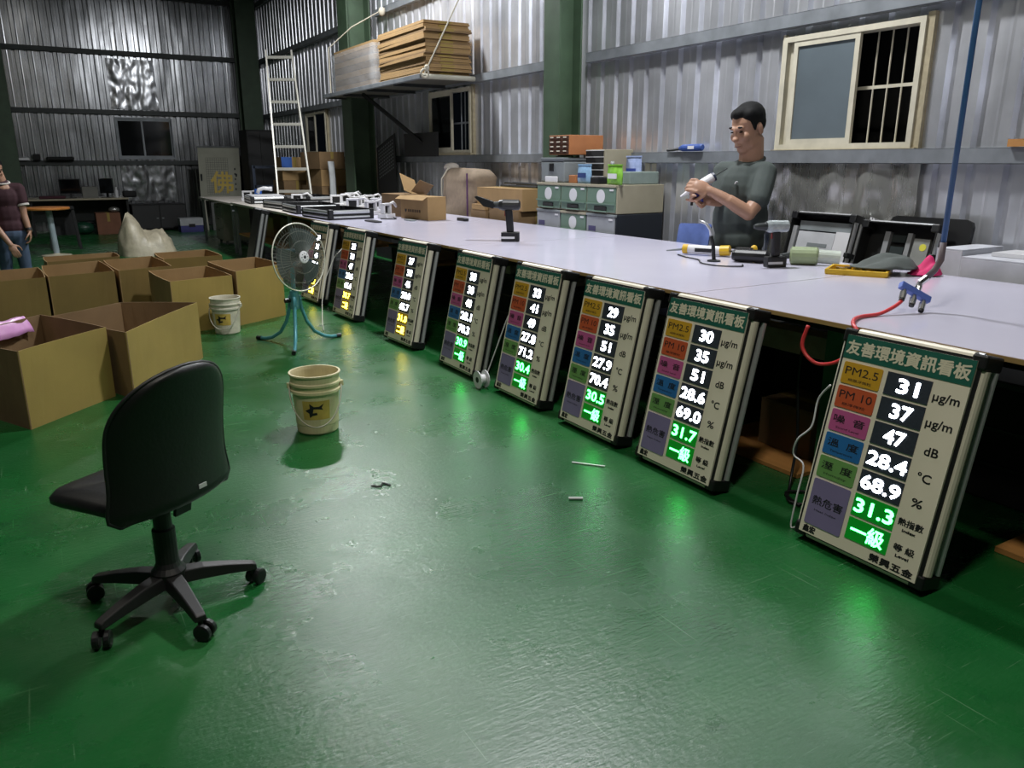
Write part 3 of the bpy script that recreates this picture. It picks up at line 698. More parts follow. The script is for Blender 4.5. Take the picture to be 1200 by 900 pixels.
# pink plastic bag over the rim of the left carton
def blob(name, pts, m, label, cat, thick=0.0, kind=None):
    pass
mb = MB(); nu, nv = 14, 10
for j in range(nv + 1):
    for i in range(nu + 1):
        u = i / nu; v = j / nv; b = Vector((-0.50, 5.24, 0)).lerp(Vector((-0.12, 5.64, 0)), u); nn = Vector((-0.72, 0.69, 0))
        s = (v - 0.5) * 0.13; z = 0.426 + 0.010 * math.cos((v - 0.5) * 3) - 0.9 * abs(v - 0.5) ** 1.6 * 0.30 + 0.014 * noise.noise((u * 6, v * 5, 1.0))
        mb.v.append(tuple(b + nn * (s + 0.02 * noise.noise((u * 5, v * 4, 4))) + Vector((0, 0, z))))
for j in range(nv):
    for i in range(nu): k = j * (nu + 1) + i; mb.f.append((k, k + 1, k + nu + 2, k + nu + 1))
o = mb.build('plastic_bag', mat('pink_plastic', (214, 170, 206), 0.35, 0, 0.1, 6, c2=(190, 120, 185)), smooth=True)
md = o.modifiers.new('thick', 'SOLIDIFY'); md.thickness = 0.004
tag(o, 'pink and white plastic bag draped over the left carton rim', 'plastic bag')

# ------------------------------------------------------------------ hanging shelf with flattened cartons
sh = thing('hanging_shelf', 'steel hanging shelf loaded with flattened cartons, high on the wall', 'shelf', (4.37, 10.3, 2.28))
def rel(mb, o): 
    mb.v = [(v[0] - o[0], v[1] - o[1], v[2] - o[2]) for v in mb.v]; return mb
SO = (4.37, 10.3, 2.28)
rel(MB().box(4.02, 4.70, 8.62, 11.98, 2.262, 2.278), SO).build('deck', mat('shelf_deck', (84, 82, 74), 0.8), sh)
rel(MB().box(3.97, 4.02, 8.6, 12.0, 2.245, 2.298), SO).build('front_rail', m_steel, sh, bev=0.004)
rel(MB().tube([(3.99, 8.6, 2.272), (4.67, 8.6, 2.272)], 0.028, 12, False), SO).build('end_pipe', mat('pale_pipe', (168, 166, 152), 0.5), sh, smooth=True)
rel(MB().box(4.0, 4.68, 11.96, 12.0, 2.24, 2.29), SO).build('end_rail', m_steeld, sh)
for y in (9.4, 10.3, 11.2): rel(MB().box(4.0, 4.68, y - 0.02, y + 0.02, 2.225, 2.262), SO).build('cross_bearer', m_steeld, sh)
rel(MB().bar((4.15, 10.85, 2.235), (4.62, 9.75, 1.5), 0.04, 0.04), SO).build('brace', m_blackm, sh)
ORD = 'first second third fourth fifth sixth seventh eighth ninth tenth eleventh twelfth thirteenth fourteenth fifteenth'.split()
random.seed(11); z = 2.298
for k in range(15):
    t = 0.032 + random.random() * 0.012; dx = random.uniform(-0.012, 0.012); dy = random.uniform(-0.035, 0.02)
    mb = MB(); x0, x1, y0, y1 = 4.06 + dx, 4.64 + dx, 8.64 + dy, 10.02 + dy
    c = thing('flattened_carton', '%s flattened carton from the bottom of the stack on the hanging shelf' % ORD[k] if k not in (0, 14) else ('bottommost' if k == 0 else 'topmost') + ' flattened carton of the stack on the hanging shelf', 'carton', ((x0 + x1) / 2, (y0 + y1) / 2, z), random.uniform(-0.012, 0.012), 'flattened cartons stacked on the hanging shelf')
    hx, hy = (x1 - x0) / 2, (y1 - y0) / 2; m = m_card if k % 3 else m_cardd
    MB().box(-hx, hx, -hy, hy, 0.001, t * 0.46).build('panel', m, c); MB().box(-hx + 0.004, hx - 0.006, -hy + 0.008, hy, t * 0.52, t * 0.97).build('panel', m_card, c)
    MB().box(-0.10, 0.06, -hy - 0.001, -hy + 0.1, t * 0.2, t * 0.8).build('tape', m_cardy, c)
    z += t
# shrink wrapped bundle
wb = thing('wrapped_carton_bundle', 'plastic wrapped bundle of cartons at the far end of the hanging shelf', 'carton bundle', (4.33, 10.92, 2.30))
for k in range(7):
    MB().box(-0.27, 0.28, -0.76, 0.76, 0.001 + k * 0.078, 0.074 + k * 0.078).build('carton', m_cardd if k % 2 else m_card, wb)
mb = MB(); n = 44
ring = [(-0.30, -0.80), (0.31, -0.80), (0.31, 0.80), (-0.30, 0.80)]
def around(u):
    u = (u % 1.0) * 4; i = int(u) % 4; f = u - int(u); a, b = ring[i], ring[(i + 1) % 4]; return Vector((a[0] + (b[0] - a[0]) * f, a[1] + (b[1] - a[1]) * f, 0))
for j in range(9):
    for i in range(n):
        p = around(i / n); q = noise.noise((p.x * 9, p.y * 9, j * 0.7)) * 0.02; nn = Vector((1 if p.x > 0.3 else (-1 if p.x < -0.29 else 0), 1 if p.y > 0.79 else (-1 if p.y < -0.79 else 0), 0))
        mb.v.append((p.x + nn.x * q, p.y + nn.y * q, 0.005 + 0.5 * j / 8))
for j in range(8):
    for i in range(n): mb.f.append((j * n + i, j * n + (i + 1) % n, (j + 1) * n + (i + 1) % n, (j + 1) * n + i))
mb.build('plastic_wrap', mat('shrink_wrap', (170, 175, 180), 0.2, 0, 0.1, 20, 0.5, 12, alpha=0.42), wb, smooth=True)
def cord(name, pts, r, m, label, cat='rope', n=6, sub=6, group=None):
    P = [Vector(p) for p in pts]; out = []
    for i in range(len(P) - 1):
        a, b, c, d = P[max(i - 1, 0)], P[i], P[i + 1], P[min(i + 2, len(P) - 1)]
        for k in range(sub):
            t = k / sub; out.append(0.5 * ((2 * b) + (c - a) * t + (2 * a - 5 * b + 4 * c - d) * t * t + (3 * b - a - 3 * c + d) * t ** 3))
    out.append(P[-1]); return tag(MB().tube(out, r, n).build(name, m, smooth=True), label, cat, group)
rp = thing('suspension_rope', 'pale rope tied to the near corner of the hanging shelf', 'rope', (3.985, 8.5, 2.29))
MB().tube([(0, 0, 0), (0.4, -0.06, 0.76), (0.68, -0.1, 1.3), (0.70, -0.1, 2.2)], 0.008, 6).build('line', m_rope, rp)
k_ = MB(); k_.tube([(0.045 * math.cos(t * PI / 5), -0.005, 0.0 + 0.045 * math.sin(t * PI / 5)) for t in range(11)], 0.013, 6); k_.ell((0.03, 0, 0.06), (0.03, 0.022, 0.035)); k_.build('knot', m_rope, rp, smooth=True)
rp = thing('suspension_rope', 'pale rope from the wall girt to the wrapped bundle end of the shelf', 'rope', (3.99, 11.7, 2.30))
MB().tube([(0, 0, 0), (0.0, 0, 0.6), (0.25, -0.3, 0.86), (0.66, -0.55, 1.10)], 0.008, 6).build('line', m_rope, rp); MB().ell((0.62, -0.53, 1.06), (0.05, 0.04, 0.06)).build('knot', m_rope, rp, smooth=True)

# ------------------------------------------------------------------ ladder
ld = thing('ladder', 'white aluminium ladder leaning beyond the far end of the bench', 'ladder', (3.68, 12.72, 0))
m_ladder = mat('ladder_white', (196, 194, 184), 0.4, 0.3, 0.05)
lb = Vector((0, 0, 0)); lt = Vector((0.15, 0.98, 3.08)); ax = Vector((0.857, -0.515, 0))
def lp(t, s): return lb.lerp(lt, t) + ax * s * (0.29 - 0.085 * t)
for s in (-1, 1): MB().bar(tuple(lp(0, s)), tuple(lp(1, s)), 0.028, 0.06).build('rail', m_ladder, ld, bev=0.004)
for k in range(9): t = 0.06 + k * 0.113; MB().bar(tuple(lp(t, -1)), tuple(lp(t, 1)), 0.05, 0.045).build('rung', m_ladder, ld, bev=0.004)

# ------------------------------------------------------------------ plastic drawer units behind the bench
m_dgreen = mat('drawer_green', (98, 122, 107), 0.4, 0, 0.06); m_dbeige = mat('drawer_beige', (150, 144, 124), 0.5, 0, 0.06); m_dclear = mat('drawer_smoke', (140, 144, 148), 0.3, 0, 0.1, 6)
m_navy = mat('navy_board', (20, 26, 36), 0.6)
base = tag(MB().box(-0.27, 0.27, -0.61, 0.61, 0, 0.68).build('low_cabinet', m_navy, loc=(4.45, 5.89, 0), bev=0.006), 'dark low cabinet standing under the plastic drawer units', 'cabinet')
YS = [(6.09, 6.49), (5.69, 6.09), (5.28, 5.69)]; nm = ['column end column', 'middle', 'right']
for row, (z0, z1) in enumerate(((0.682, 0.918), (0.922, 1.16))):
    for k, (a, b) in enumerate(YS):
        where = ['left', 'middle', 'right'][k]; tier = ['bottom', 'top'][row]; clear = row == 0 and k != 1
        d = thing('plastic_storage_unit', '%s %s plastic storage drawer of the six behind the bench' % (tier, where), 'drawer unit', (4.18, (a + b) / 2, z0), 0, 'plastic storage drawers behind the bench')
        hw = (b - a) / 2 - 0.003; H = z1 - z0; sm = m_dbeige if row else m_navy
        MB().box(0.02, 0.53, -hw, hw, 0, H).build('case', sm, d, bev=0.006)
        MB().box(0.0, 0.03, -hw, hw, H - 0.022, H).build('top_lip', m_dbeige if not clear else m_greyp, d, bev=0.004)
        MB().box(0.005, 0.02, -hw + 0.008, hw - 0.008, 0.012, H - 0.024).build('front', m_dclear if clear else m_dgreen, d, bev=0.004)
        MB().box(-0.008, 0.005, -hw + 0.006, hw - 0.006, 0.075, 0.085).build('front_rim', m_dgreen if not clear else m_greyp, d)
        MB().box(-0.004, 0.008, -0.085, 0.085, 0.022, 0.06).build('handle_recess', m_blackm, d, bev=0.006)
        MB().box(-0.012, 0.005, -0.10, 0.10, 0.012, 0.022).build('handle_lip', m_dgreen if not clear else m_greyp, d, bev=0.003)
        if not clear:
            st = MB().lathe([(0.058, 0), (0.058, 0.002)], 18, M=frame((0.005, 0, 0.14), (0, 1, 0), (0, 0, 1), (-1, 0, 0)))
            st.build('round_sticker', m_white, d)
        else:
            MB().box(0.002, 0.006, hw - 0.14, hw - 0.04, 0.06, 0.13).build('sticker', mat('sticker_violet', (70, 66, 104), 0.5), d)
        MB().box(0.001, 0.006, -hw + 0.03, -hw + 0.08, H - 0.05, H - 0.035).build('tag', m_white, d)
ZT = 1.161
tb = thing('toolbox', 'grey plastic toolbox on the left drawer unit', 'toolbox', (4.41, 6.27, ZT))
MB().box(-0.2, 0.2, -0.19, 0.19, 0, 0.19).build('body', m_greyp, tb, bev=0.015); MB().box(-0.205, 0.2, -0.195, 0.195, 0.19, 0.222).build('lid', mat('toolbox_lid', (96, 102, 106), 0.45), tb, bev=0.01)
MB().box(-0.215, -0.2, -0.03, 0.03, 0.10, 0.17).build('latch', m_black, tb, bev=0.004); MB().box(-0.212, -0.2, -0.10, 0.10, 0.0, 0.055).build('foot_arch', m_white, tb, bev=0.006); MB().tube([(-0.06, -0.13, 0.222), (-0.06, -0.12, 0.236), (-0.06, 0.12, 0.236), (-0.06, 0.13, 0.222)], 0.008, 6).build('handle', m_black, tb)
pc = thing('parts_organiser', 'small brown parts organiser with rows of little drawers on the toolbox', 'parts cabinet', (4.44, 6.22, ZT + 0.246))
m_brown = mat('organiser_brown', (158, 102, 62), 0.55)
MB().box(-0.19, 0.19, -0.165, 0.165, 0, 0.172).build('case', m_brown, pc, bev=0.004)
for i in range(4):
    for j in range(3):
        y = -0.155 + 0.104 * j; z = 0.008 + 0.04 * i; dr = MB().box(-0.198, -0.188, y, y + 0.098, z, z + 0.035).build('drawer', mat('organiser_drawer', (74, 52, 44), 0.35), pc); MB().box(-0.206, -0.198, y + 0.03, y + 0.07, z + 0.020, z + 0.030).build('pull', m_cream, dr)
ix = thing('index_cabinet', 'beige index cabinet with dark drawer fronts between toolbox and bottle', 'cabinet', (4.53, 5.84, ZT))
MB().box(-0.15, 0.17, -0.14, 0.14, 0, 0.29).build('case', m_dbeige, ix, bev=0.004)
for i in range(5): MB().box(-0.158, -0.15, -0.125, 0.125, 0.012 + i * 0.055, 0.056 + i * 0.055).build('drawer_front', m_blackm, ix); MB().box(-0.16, -0.15, -0.13, 0.13, 0.058 + i * 0.055, 0.064 + i * 0.055).build('divider', m_white, ix)
bt = thing('water_bottle', 'clear water bottle with blue label on the drawer units', 'bottle', (4.28, 5.46, ZT))
MB().lathe([(0.0, 0), (0.032, 0.0), (0.034, 0.01), (0.034, 0.125), (0.028, 0.145), (0.014, 0.165), (0.013, 0.175), (0, 0.175)], 18).build('body', mat('bottle_clear', (150, 165, 175), 0.15, 0, 0.05, alpha=0.6), bt, smooth=True)
MB().lathe([(0.0345, 0.05), (0.0348, 0.052), (0.0348, 0.105), (0.0345, 0.107)], 18, closed=True).build('label_band', mat('label_blue', (50, 80, 165), 0.5), bt, smooth=True); MB().lathe([(0.015, 0.172), (0.015, 0.19), (0, 0.19)], 12).build('cap', m_white, bt)
def pouch(name, x, y, w, h, m, m2, label, cat, ry=0.0):
    p = thing(name, label, cat, (x, y, ZT), ry); mb = MB(); n = 8
    for j in range(n + 1):
        v = j / n; th = 0.03 * math.sin(PI * min(1, v * 1.02 + 0.12)) + 0.002
        for sx, sy in ((-1, -1), (-1, 0), (-1, 1), (1, 1), (1, 0), (1, -1)): mb.v.append((sx * th * (1 if sy == 0 else 0.25), sy * w / 2, h * v))
    for j in range(n):
        for k in range(6): mb.f.append((j * 6 + k, j * 6 + (k + 1) % 6, j * 6 + 6 + (k + 1) % 6, j * 6 + 6 + k))
    mb.f += [tuple(reversed(range(6))), tuple(range(n * 6, n * 6 + 6))]
    mb.build('pouch', m, p, smooth=True); MB().box(-0.034, -0.03, -w * 0.32, w * 0.3, h * 0.3, h * 0.55).build('print', m2, p); MB().box(-0.006, 0.006, -w / 2, w / 2, h - 0.012, h).build('seal', m, p)
    return p
pouch('snack_pouch', 4.24, 5.80, 0.19, 0.165, mat('pouch_blue', (130, 165, 195), 0.35, 0, 0.2, 25), mat('print_navy', (40, 60, 110), 0.5), 'pale blue snack pouch leaning in front of the index cabinet', 'pouch')
pouch('snack_pouch', 4.22, 5.345, 0.19, 0.165, mat('pouch_green', (120, 175, 60), 0.35, 0, 0.3, 18), m_white, 'bright green snack pouch at the front corner of the drawers', 'pouch')
pouch('refill_pouch', 4.56, 5.52, 0.2, 0.235, mat('pouch_lilac', (150, 165, 205), 0.35, 0, 0.2, 18), mat('print_blue', (50, 70, 150), 0.5), 'white and blue refill pouch behind the water bottle', 'pouch')
tag(rel(MB().box(4.34, 4.66, 5.3, 5.44, ZT, ZT + 0.105), (4.5, 5.37, ZT)).build('flat_case', mat('case_greygreen', (128, 142, 136), 0.5), loc=(4.5, 5.37, ZT), bev=0.008), 'grey green flat case on the right drawer unit', 'case')
tag(MB().box(-0.07, 0.07, -0.06, 0.06, 0, 0.06).build('small_box', m_black, loc=(4.28, 5.62, ZT), bev=0.01), 'small black and white box between pouch and bottle', 'box')
tag(MB().box(-0.05, 0.05, -0.05, 0.05, 0, 0.07).build('tape_roll_box', m_brown, loc=(4.28, 5.98, ZT), bev=0.006), 'small brown box beside the pale blue pouch', 'box')
# cordless rivet tool on the girt
ag = thing('air_tool', 'blue pneumatic tool resting on the wall girt left of the man', 'tool', (4.66, 5.0, 1.427))
MB().tube([(0, -0.2, 0.03), (0, -0.19, 0.03), (0, 0.02, 0.028), (0, 0.06, 0.024)], 0, 12, True, [0.02, 0.028, 0.028, 0.016]).build('barrel', m_blue, ag, smooth=False); MB().tube([(0, 0.06, 0.022), (-0.0, 0.16, 0.014), (0, 0.21, 0.012)], 0.012, 8).build('nozzle', m_black, ag); MB().box(-0.0305, -0.027, -0.13, -0.06, 0.018, 0.042).build('sticker', m_white, ag)

# ------------------------------------------------------------------ cartons and sacks behind the bench
def box_thing(name, x0, x1, y0, y1, z0, z1, m, label, cat='carton', tape=True, group=None, rz=0):
    o = thing(name, label, cat, ((x0 + x1) / 2, (y0 + y1) / 2, z0), rz, group); a, b, h = (x1 - x0) / 2, (y1 - y0) / 2, z1 - z0
    MB().box(-a, a, -b, b, 0, h - 0.006).build('body', m, o, bev=0.004)
    MB().box(-a, -0.002, -b, b, h - 0.006, h).build('flap', m, o); MB().box(0.002, a, -b, b, h - 0.006, h).build('flap', m, o)
    if tape:
        t = 0.025; MB().box(-t, t, -b - 0.001, b + 0.001, h - 0.001, h + 0.001).build('tape', m_cardy, o); MB().box(-t, t, -b - 0.0015, -b, h * 0.6, h).build('tape', m_cardy, o)
    return o
box_thing('shipping_carton', 4.22, 4.68, 6.88, 7.48, 0, 0.86, m_cardd, 'tall carton on the floor behind the bench, beside the drawers')
box_thing('shipping_carton', 4.24, 4.68, 6.84, 7.78, 0.862, 1.08, m_card, 'long taped carton on top of the tall one beside the drawers')
box_thing('shipping_carton', 4.20, 4.45, 7.52, 7.86, 0, 0.84, m_cardd, 'narrow carton on the floor between the sack and the tall carton')
box_thing('open_flap_carton', 4.2, 4.4, 7.54, 7.84, 0.842, 0.90, m_card, 'low carton with raised flap in front of the burlap sack', tape=False)
rk = thing('metal_rack', 'black metal rods lying on the long carton behind the bench', 'rods', (4.55, 7.2, 1.083))
for k in range(5): MB().tube([(-0.1 + 0.05 * k, -0.3, 0.012 + 0.022 * (k % 2)), (-0.1 + 0.05 * k, 0.42, 0.012 + 0.03 * (k % 2))], 0.011, 6).build('rod', m_black, rk)
sk = thing('burlap_sack', 'bulky brown woven sack behind the bench with white cord', 'sack', (4.45, 8.34, 0))
mb = MB(); n, mm = 40, 26
for j in range(mm + 1):
    v = j / mm; z = 1.27 * v
    k = 1 - 0.08 * abs(v - 0.5) - (0.25 * max(0, v - 0.93) / 0.07)
    for i in range(n):
        th = 2 * PI * i / n; c, s = math.cos(th), math.sin(th); px = abs(c) ** 0.5 * (1 if c > 0 else -1) * 0.205 * k; py = abs(s) ** 0.4 * (1 if s > 0 else -1) * 0.42 * k
        q = 0.028 * noise.noise((px * 3 + 5, py * 3, z * 6)) + 0.012 * noise.noise((px * 9, py * 9, z * 9)); mb.v.append((px * (1 + q / 0.25), py * (1 + q / 0.4), z + 0.03 * noise.noise((px * 4, py * 4, 2)) * v))
for j in range(mm):
    for i in range(n): mb.f.append((j * n + i, j * n + (i + 1) % n, j * n + n + (i + 1) % n, j * n + n + i))
mb.f += [tuple(reversed(range(n))), tuple(range(mm * n, mm * n + n))]
mb.build('bag', mat('burlap', (138, 122, 104), 0.85, 0, 0.1, 20, 0.3, 160), sk, smooth=True)
MB().tube([(-0.205, 0.28, 0.7), (-0.235, 0.27, 0.95), (-0.23, 0.27, 1.15), (-0.15, 0.24, 1.28)], 0.009, 6).build('cord', m_rope, sk, smooth=True)
MB().ell((-0.08, 0.30, 1.28), (0.09, 0.11, 0.055)).build('tied_mouth', mat('sack_mouth', (176, 168, 158), 0.7), sk, smooth=True)
MB().box(-0.22, -0.206, -0.34, -0.325, 0.62, 1.22).build('stripe', mat('stripe_violet', (84, 52, 92), 0.7), sk)
# cartons on the bench
bx1 = thing('printed_carton', 'brown carton with heart mark standing on the bench, open flaps behind', 'carton', (3.55, 7.75, TZ), R(6))
MB().box(-0.10, 0.12, -0.30, 0.26, 0, 0.235).build('body', m_card, bx1, bev=0.004)
MB().add([(-0.10, -0.30, 0.235), (-0.10, 0.26, 0.235), (-0.16, 0.26, 0.20), (-0.16, -0.30, 0.20), (-0.10, -0.30, 0.239), (-0.10, 0.26, 0.239), (-0.164, 0.26, 0.204), (-0.164, -0.30, 0.204)], [(0, 1, 2, 3), (4, 7, 6, 5), (0, 3, 7, 4), (1, 5, 6, 2), (3, 2, 6, 7), (0, 4, 5, 1)]).build('flap', m_card, bx1)
hm = MB().prism([(0, -0.022), (0.02, 0.0), (0.018, 0.014), (0.008, 0.017), (0, 0.008), (-0.008, 0.017), (-0.018, 0.014), (-0.02, 0.0)], 0, 0.0012, frame((-0.1005, 0.15, 0.085), (0, -1, 0), (0, 0, 1), (-1, 0, 0)))
hm.build('heart_mark', m_ink, bx1)
for k in range(6): MB().box(-0.1018, -0.1, 0.075 - k * 0.045, 0.105 - k * 0.045, 0.072, 0.1).build('print_mark', m_cardd if 0 else mat('carton_ink', (70, 52, 34), 0.8), bx1)
bx2 = thing('stacked_carton', 'brown carton stuck behind the heart marked carton on the bench', 'carton', (3.62, 8.33, TZ), R(8))
MB().box(-0.17, 0.12, -0.24, 0.22, 0, 0.24).build('body', m_cardd, bx2, bev=0.004); MB().bar((0.0, -0.15, 0.24), (0.05, 0.02, 0.42), 0.22, 0.006, (0, 1, 0.3)).build('flap', m_card, bx2); MB().bar((0.05, -0.2, 0.24), (0.1, -0.3, 0.36), 0.2, 0.006, (0, 1, 0.3)).build('flap', m_cardd, bx2)

# black perforated panel and dark sheet leaning by the column
pn = thing('perforated_panel', 'black perforated sheet leaning between the dark column and window', 'panel', (4.42, 10.75, 0.5))
Mx = frame((0, 0, 0.0), (0.05, -0.95, 0.30), (0.12, 0.30, 0.95), (-1, 0, 0.1))
MB().box(-0.32, 0.32, 0, 1.2, -0.008, 0.008, Mx).build('sheet', m_black, pn)
for i in range(9):
    for j in range(9): MB().box(-0.26 + i * 0.06, -0.26 + i * 0.06 + 0.03, 0.72 + j * 0.05, 0.72 + j * 0.05 + 0.02, 0.008, 0.0095, Mx).build('slot', m_greyp, pn)
tag(MB().box(-0.02, 0.02, -0.5, 0.5, -0.16, 0.14).build('dark_board', m_blackm, loc=(4.58, 9.95, 1.57)), 'dark board resting on the girt left of the half open window', 'board')
tag(MB().box(-0.16, 0.16, -0.3, 0.3, 0, 0.4).build('shipping_crate', m_blackm, loc=(4.5, 10.8, 0.0)), 'dark crate on the floor under the leaning perforated panel', 'crate')

# ------------------------------------------------------------------ sign housings behind the bench on the right
def open_shell(root, inner=m_blackm, prof=m_alu):
    h = BW / 2; d = BD
    MB().box(-h + 0.01, h - 0.01, 0.01, BL - 0.01, -d, -d + 0.006).build('back_panel', inner, root)
    for x in (-h + 0.008, h - 0.014): MB().box(x, x + 0.006, 0.012, BL - 0.012, -d + 0.006, -0.002).build('inner_wall', inner, root)
    for y in (0.008, BL - 0.014): MB().box(-h + 0.014, h - 0.014, y, y + 0.006, -d + 0.006, -0.002).build('inner_wall', inner, root)
    shell(root, prof, False)
def leaning(name, x, y, z, lean, label, yaw=0, roll=0, group=None):
    o = thing(name, label, 'sign housing', group=group); a = R(lean)
    M = frame((x, y, z), (0, -1, 0), (math.sin(a), 0, math.cos(a)), (-math.cos(a), 0, math.sin(a)))
    o.matrix_world = Matrix.Translation((x, y, z)) @ Matrix.Rotation(yaw, 4, 'Z') @ Matrix.Translation((-x, -y, -z)) @ M @ Matrix.Rotation(roll, 4, 'Z'); return o
tag(MB().box(-0.25, 0.25, -0.95, 0.95, 0, 0.27).build('floor_rack', m_blackm, loc=(4.45, 3.0, 0)), 'low black rack on the floor carrying the empty housings', 'rack')
la = leaning('sign_housing', 4.30, 3.47, 0.275, 14, 'empty aluminium sign housing with white foam insert, beside the standing man')
open_shell(la)
m_foam = mat('grey_foam', (176, 178, 182), 0.7)
MB().box(-0.2, 0.225, 0.66, 0.72, -0.099, -0.05).build('top_strip', m_greyp, la); MB().box(-0.235, -0.2, 0.05, 0.68, -0.095, -0.03).build('side_strip', m_alu, la)
MB().box(-0.19, 0.10, 0.05, 0.65, -0.099, -0.045).build('white_panel', m_foam, la); MB().box(0.11, 0.225, 0.05, 0.66, -0.099, -0.035).build('white_panel', m_white, la)
for k, (a, b, m) in enumerate(((0.55, 0.575, m_greyp), (0.495, 0.525, m_blackm), (0.40, 0.475, m_blackm), (0.30, 0.36, m_blackm))): MB().box(-0.10, 0.055, a, b, -0.0455, -0.0435).build('slot', m, la)
MB().box(BW / 2 - 0.02, BW / 2 + 0.01, 0.5, 0.53, -0.09, 0.004).build('strap', m_black, la, bev=0.004)
lb_ = leaning('sign_housing', 4.30, 2.92, 0.25, 14, 'open aluminium sign housing showing circuit boards and a yellow spot')
open_shell(lb_)
MB().box(-0.12, -0.085, 0.05, 0.72, -0.098, -0.07).build('mount_rail', m_alu, lb_); MB().box(0.03, 0.06, 0.05, 0.72, -0.098, -0.07).build('mount_rail', m_alu, lb_)
for k in range(8): MB().box(-0.07, 0.018, 0.66 - k * 0.07, 0.705 - k * 0.07, -0.098, -0.08).build('led_module', mat('module_dark', (34, 44, 44), 0.5), lb_)
pw = MB().box(0.085, 0.185, 0.5, 0.69, -0.098, -0.06).build('power_supply', mat('psu_silver', (170, 172, 168), 0.35, 0.5), lb_); MB().lathe([(0.022, 0), (0.022, 0.001)], 12, M=frame((0.15, 0.64, -0.0595), (1, 0, 0), (0, 1, 0), (0, 0, 1))).build('yellow_spot', mat('label_yellow', (205, 200, 70), 0.5), pw)
for k in range(5): MB().tube([(0.08 + 0.02 * k, 0.5, -0.07), (0.09 + 0.018 * k, 0.44, -0.05), (0.07 + 0.03 * k, 0.37, -0.06)], 0.004, 5).build('wire', [m_blue, m_white, m_blue, m_black, m_blue][k], lb_)
st = leaning('foam_board', 4.40, 3.19, 0.275, 14, 'white foam boards standing between the two empty housings')
MB().box(-0.012, 0.0, 0, 0.76, -0.12, -0.02).build('board', m_white, st); MB().box(0.002, 0.014, 0, 0.755, -0.12, -0.03).build('board', m_white, st)
bs = leaning('black_case_lid', 4.46, 2.82, 0.02, 10, 'large black rounded board leaning behind the circuit board housing')
rbox(-0.26, 0.26, 0, 1.02, -0.03, 0.0, 0.04).build('board', m_black, bs)
box_thing('white_carton', 4.28, 4.68, 2.40, 2.545, 0, 0.89, mat('white_card', (190, 192, 200), 0.6), 'tall white carton by the blue hose behind the bench', tape=False)
box_thing('white_carton', 4.24, 4.68, 1.2, 2.38, 0, 0.86, mat('white_card', (190, 192, 200), 0.6), 'long white carton at the right edge behind the bench', tape=False)
tag(MB().box(-0.12, 0.12, -0.35, 0.35, 0, 0.02).build('foam_strip', m_white, loc=(4.5, 1.95, 0.862)), 'thin white foam sheet lying on the long white carton', 'foam sheet')
tag(MB().box(-0.02, 0.02, -0.2, 0.2, -0.02, 0.02).build('wood_block', m_ply, loc=(4.66, 2.25, 1.447)), 'yellowish wood block on the girt at the right edge', 'wood block')
MB().box(BW / 2 - 0.02, BW / 2 + 0.01, 0.56, 0.60, -0.09, 0.004).build('strap', m_black, lb_, bev=0.004)
cb = tag(rbox(-0.16, 0.16, 0, 0.40, -0.006, 0.006, 0.02).build('blue_acrylic_sheet', mat('blue_acrylic', (100, 120, 180), 0.15, 0, 0.2, 10, alpha=0.75)), 'translucent blue acrylic sheet standing behind the bench before the man', 'acrylic sheet')
cb.matrix_world = frame((4.19, 4.40, 0.51), (0.1, -0.99, 0), (0.16, 0.0, 0.98), (-0.98, 0, 0.16))
tag(MB().box(-0.2, 0.2, -0.2, 0.2, 0, 0.505).build('stool_box', m_blackm, loc=(4.4, 4.62, 0)), 'black box on the floor under the blue acrylic sheet', 'box')

# ------------------------------------------------------------------ things on the bench
def tool_drill(x, y, rz, label, s=1.0, head=m_black, lying=False, sock=None):
    d = thing('cordless_drill', label, 'cordless drill', (x, y, TZ), rz)
    def B(mb): mb.v = [(a * s, b * s, c * s) for a, b, c in mb.v]; return mb
    B(rbox(-0.06, 0.06, -0.036, 0.036, 0.0, 0.062, 0.012)).build('battery', m_black, d, bev=0.006)
    B(MB().box(-0.062, 0.03, -0.0365, -0.036, 0.02, 0.034)).build('battery_print', m_white, d)
    B(MB().bar((0.0, 0, 0.06), (-0.012, 0, 0.21), 0.036, 0.048, (1, 0, 0))).build('grip', m_black, d, bev=0.01)
    B(MB().tube([(0.065, 0, 0.235), (0.055, 0, 0.235), (-0.05, 0, 0.235), (-0.075, 0, 0.235)], 0, 14, True, [0.02, 0.034, 0.036, 0.028])).build('motor_housing', head, d, smooth=False)
    B(MB().tube([(-0.07, 0, 0.235), (-0.13, 0, 0.235), (-0.15, 0, 0.235)], 0, 12, True, [0.024, 0.018, 0.012])).build('chuck', m_steeld, d)
    B(MB().bar((-0.03, 0, 0.205), (-0.032, 0, 0.165), 0.014, 0.014)).build('trigger', mat('trigger_red', (120, 30, 30), 0.5), d)
    if sock: B(MB().tube([(-0.15, 0, 0.235), (-0.24, 0, 0.26)], 0.02, 8, True, [0.03, 0.016])).build('socket', m_black, d)
    return d
td = tool_drill(3.10, 5.17, R(-35), 'black impact driver standing alone in the middle of the bench', 1.15)
MB().prism([(-0.11, 0.262), (-0.13, 0.295), (-0.25, 0.335), (-0.27, 0.33), (-0.2, 0.26), (-0.13, 0.245)], -0.03, 0.03, frame((0, 0, 0), (1, 0, 0), (0, 0, 1), (0, -1, 0))).build('paddle', m_black, td)
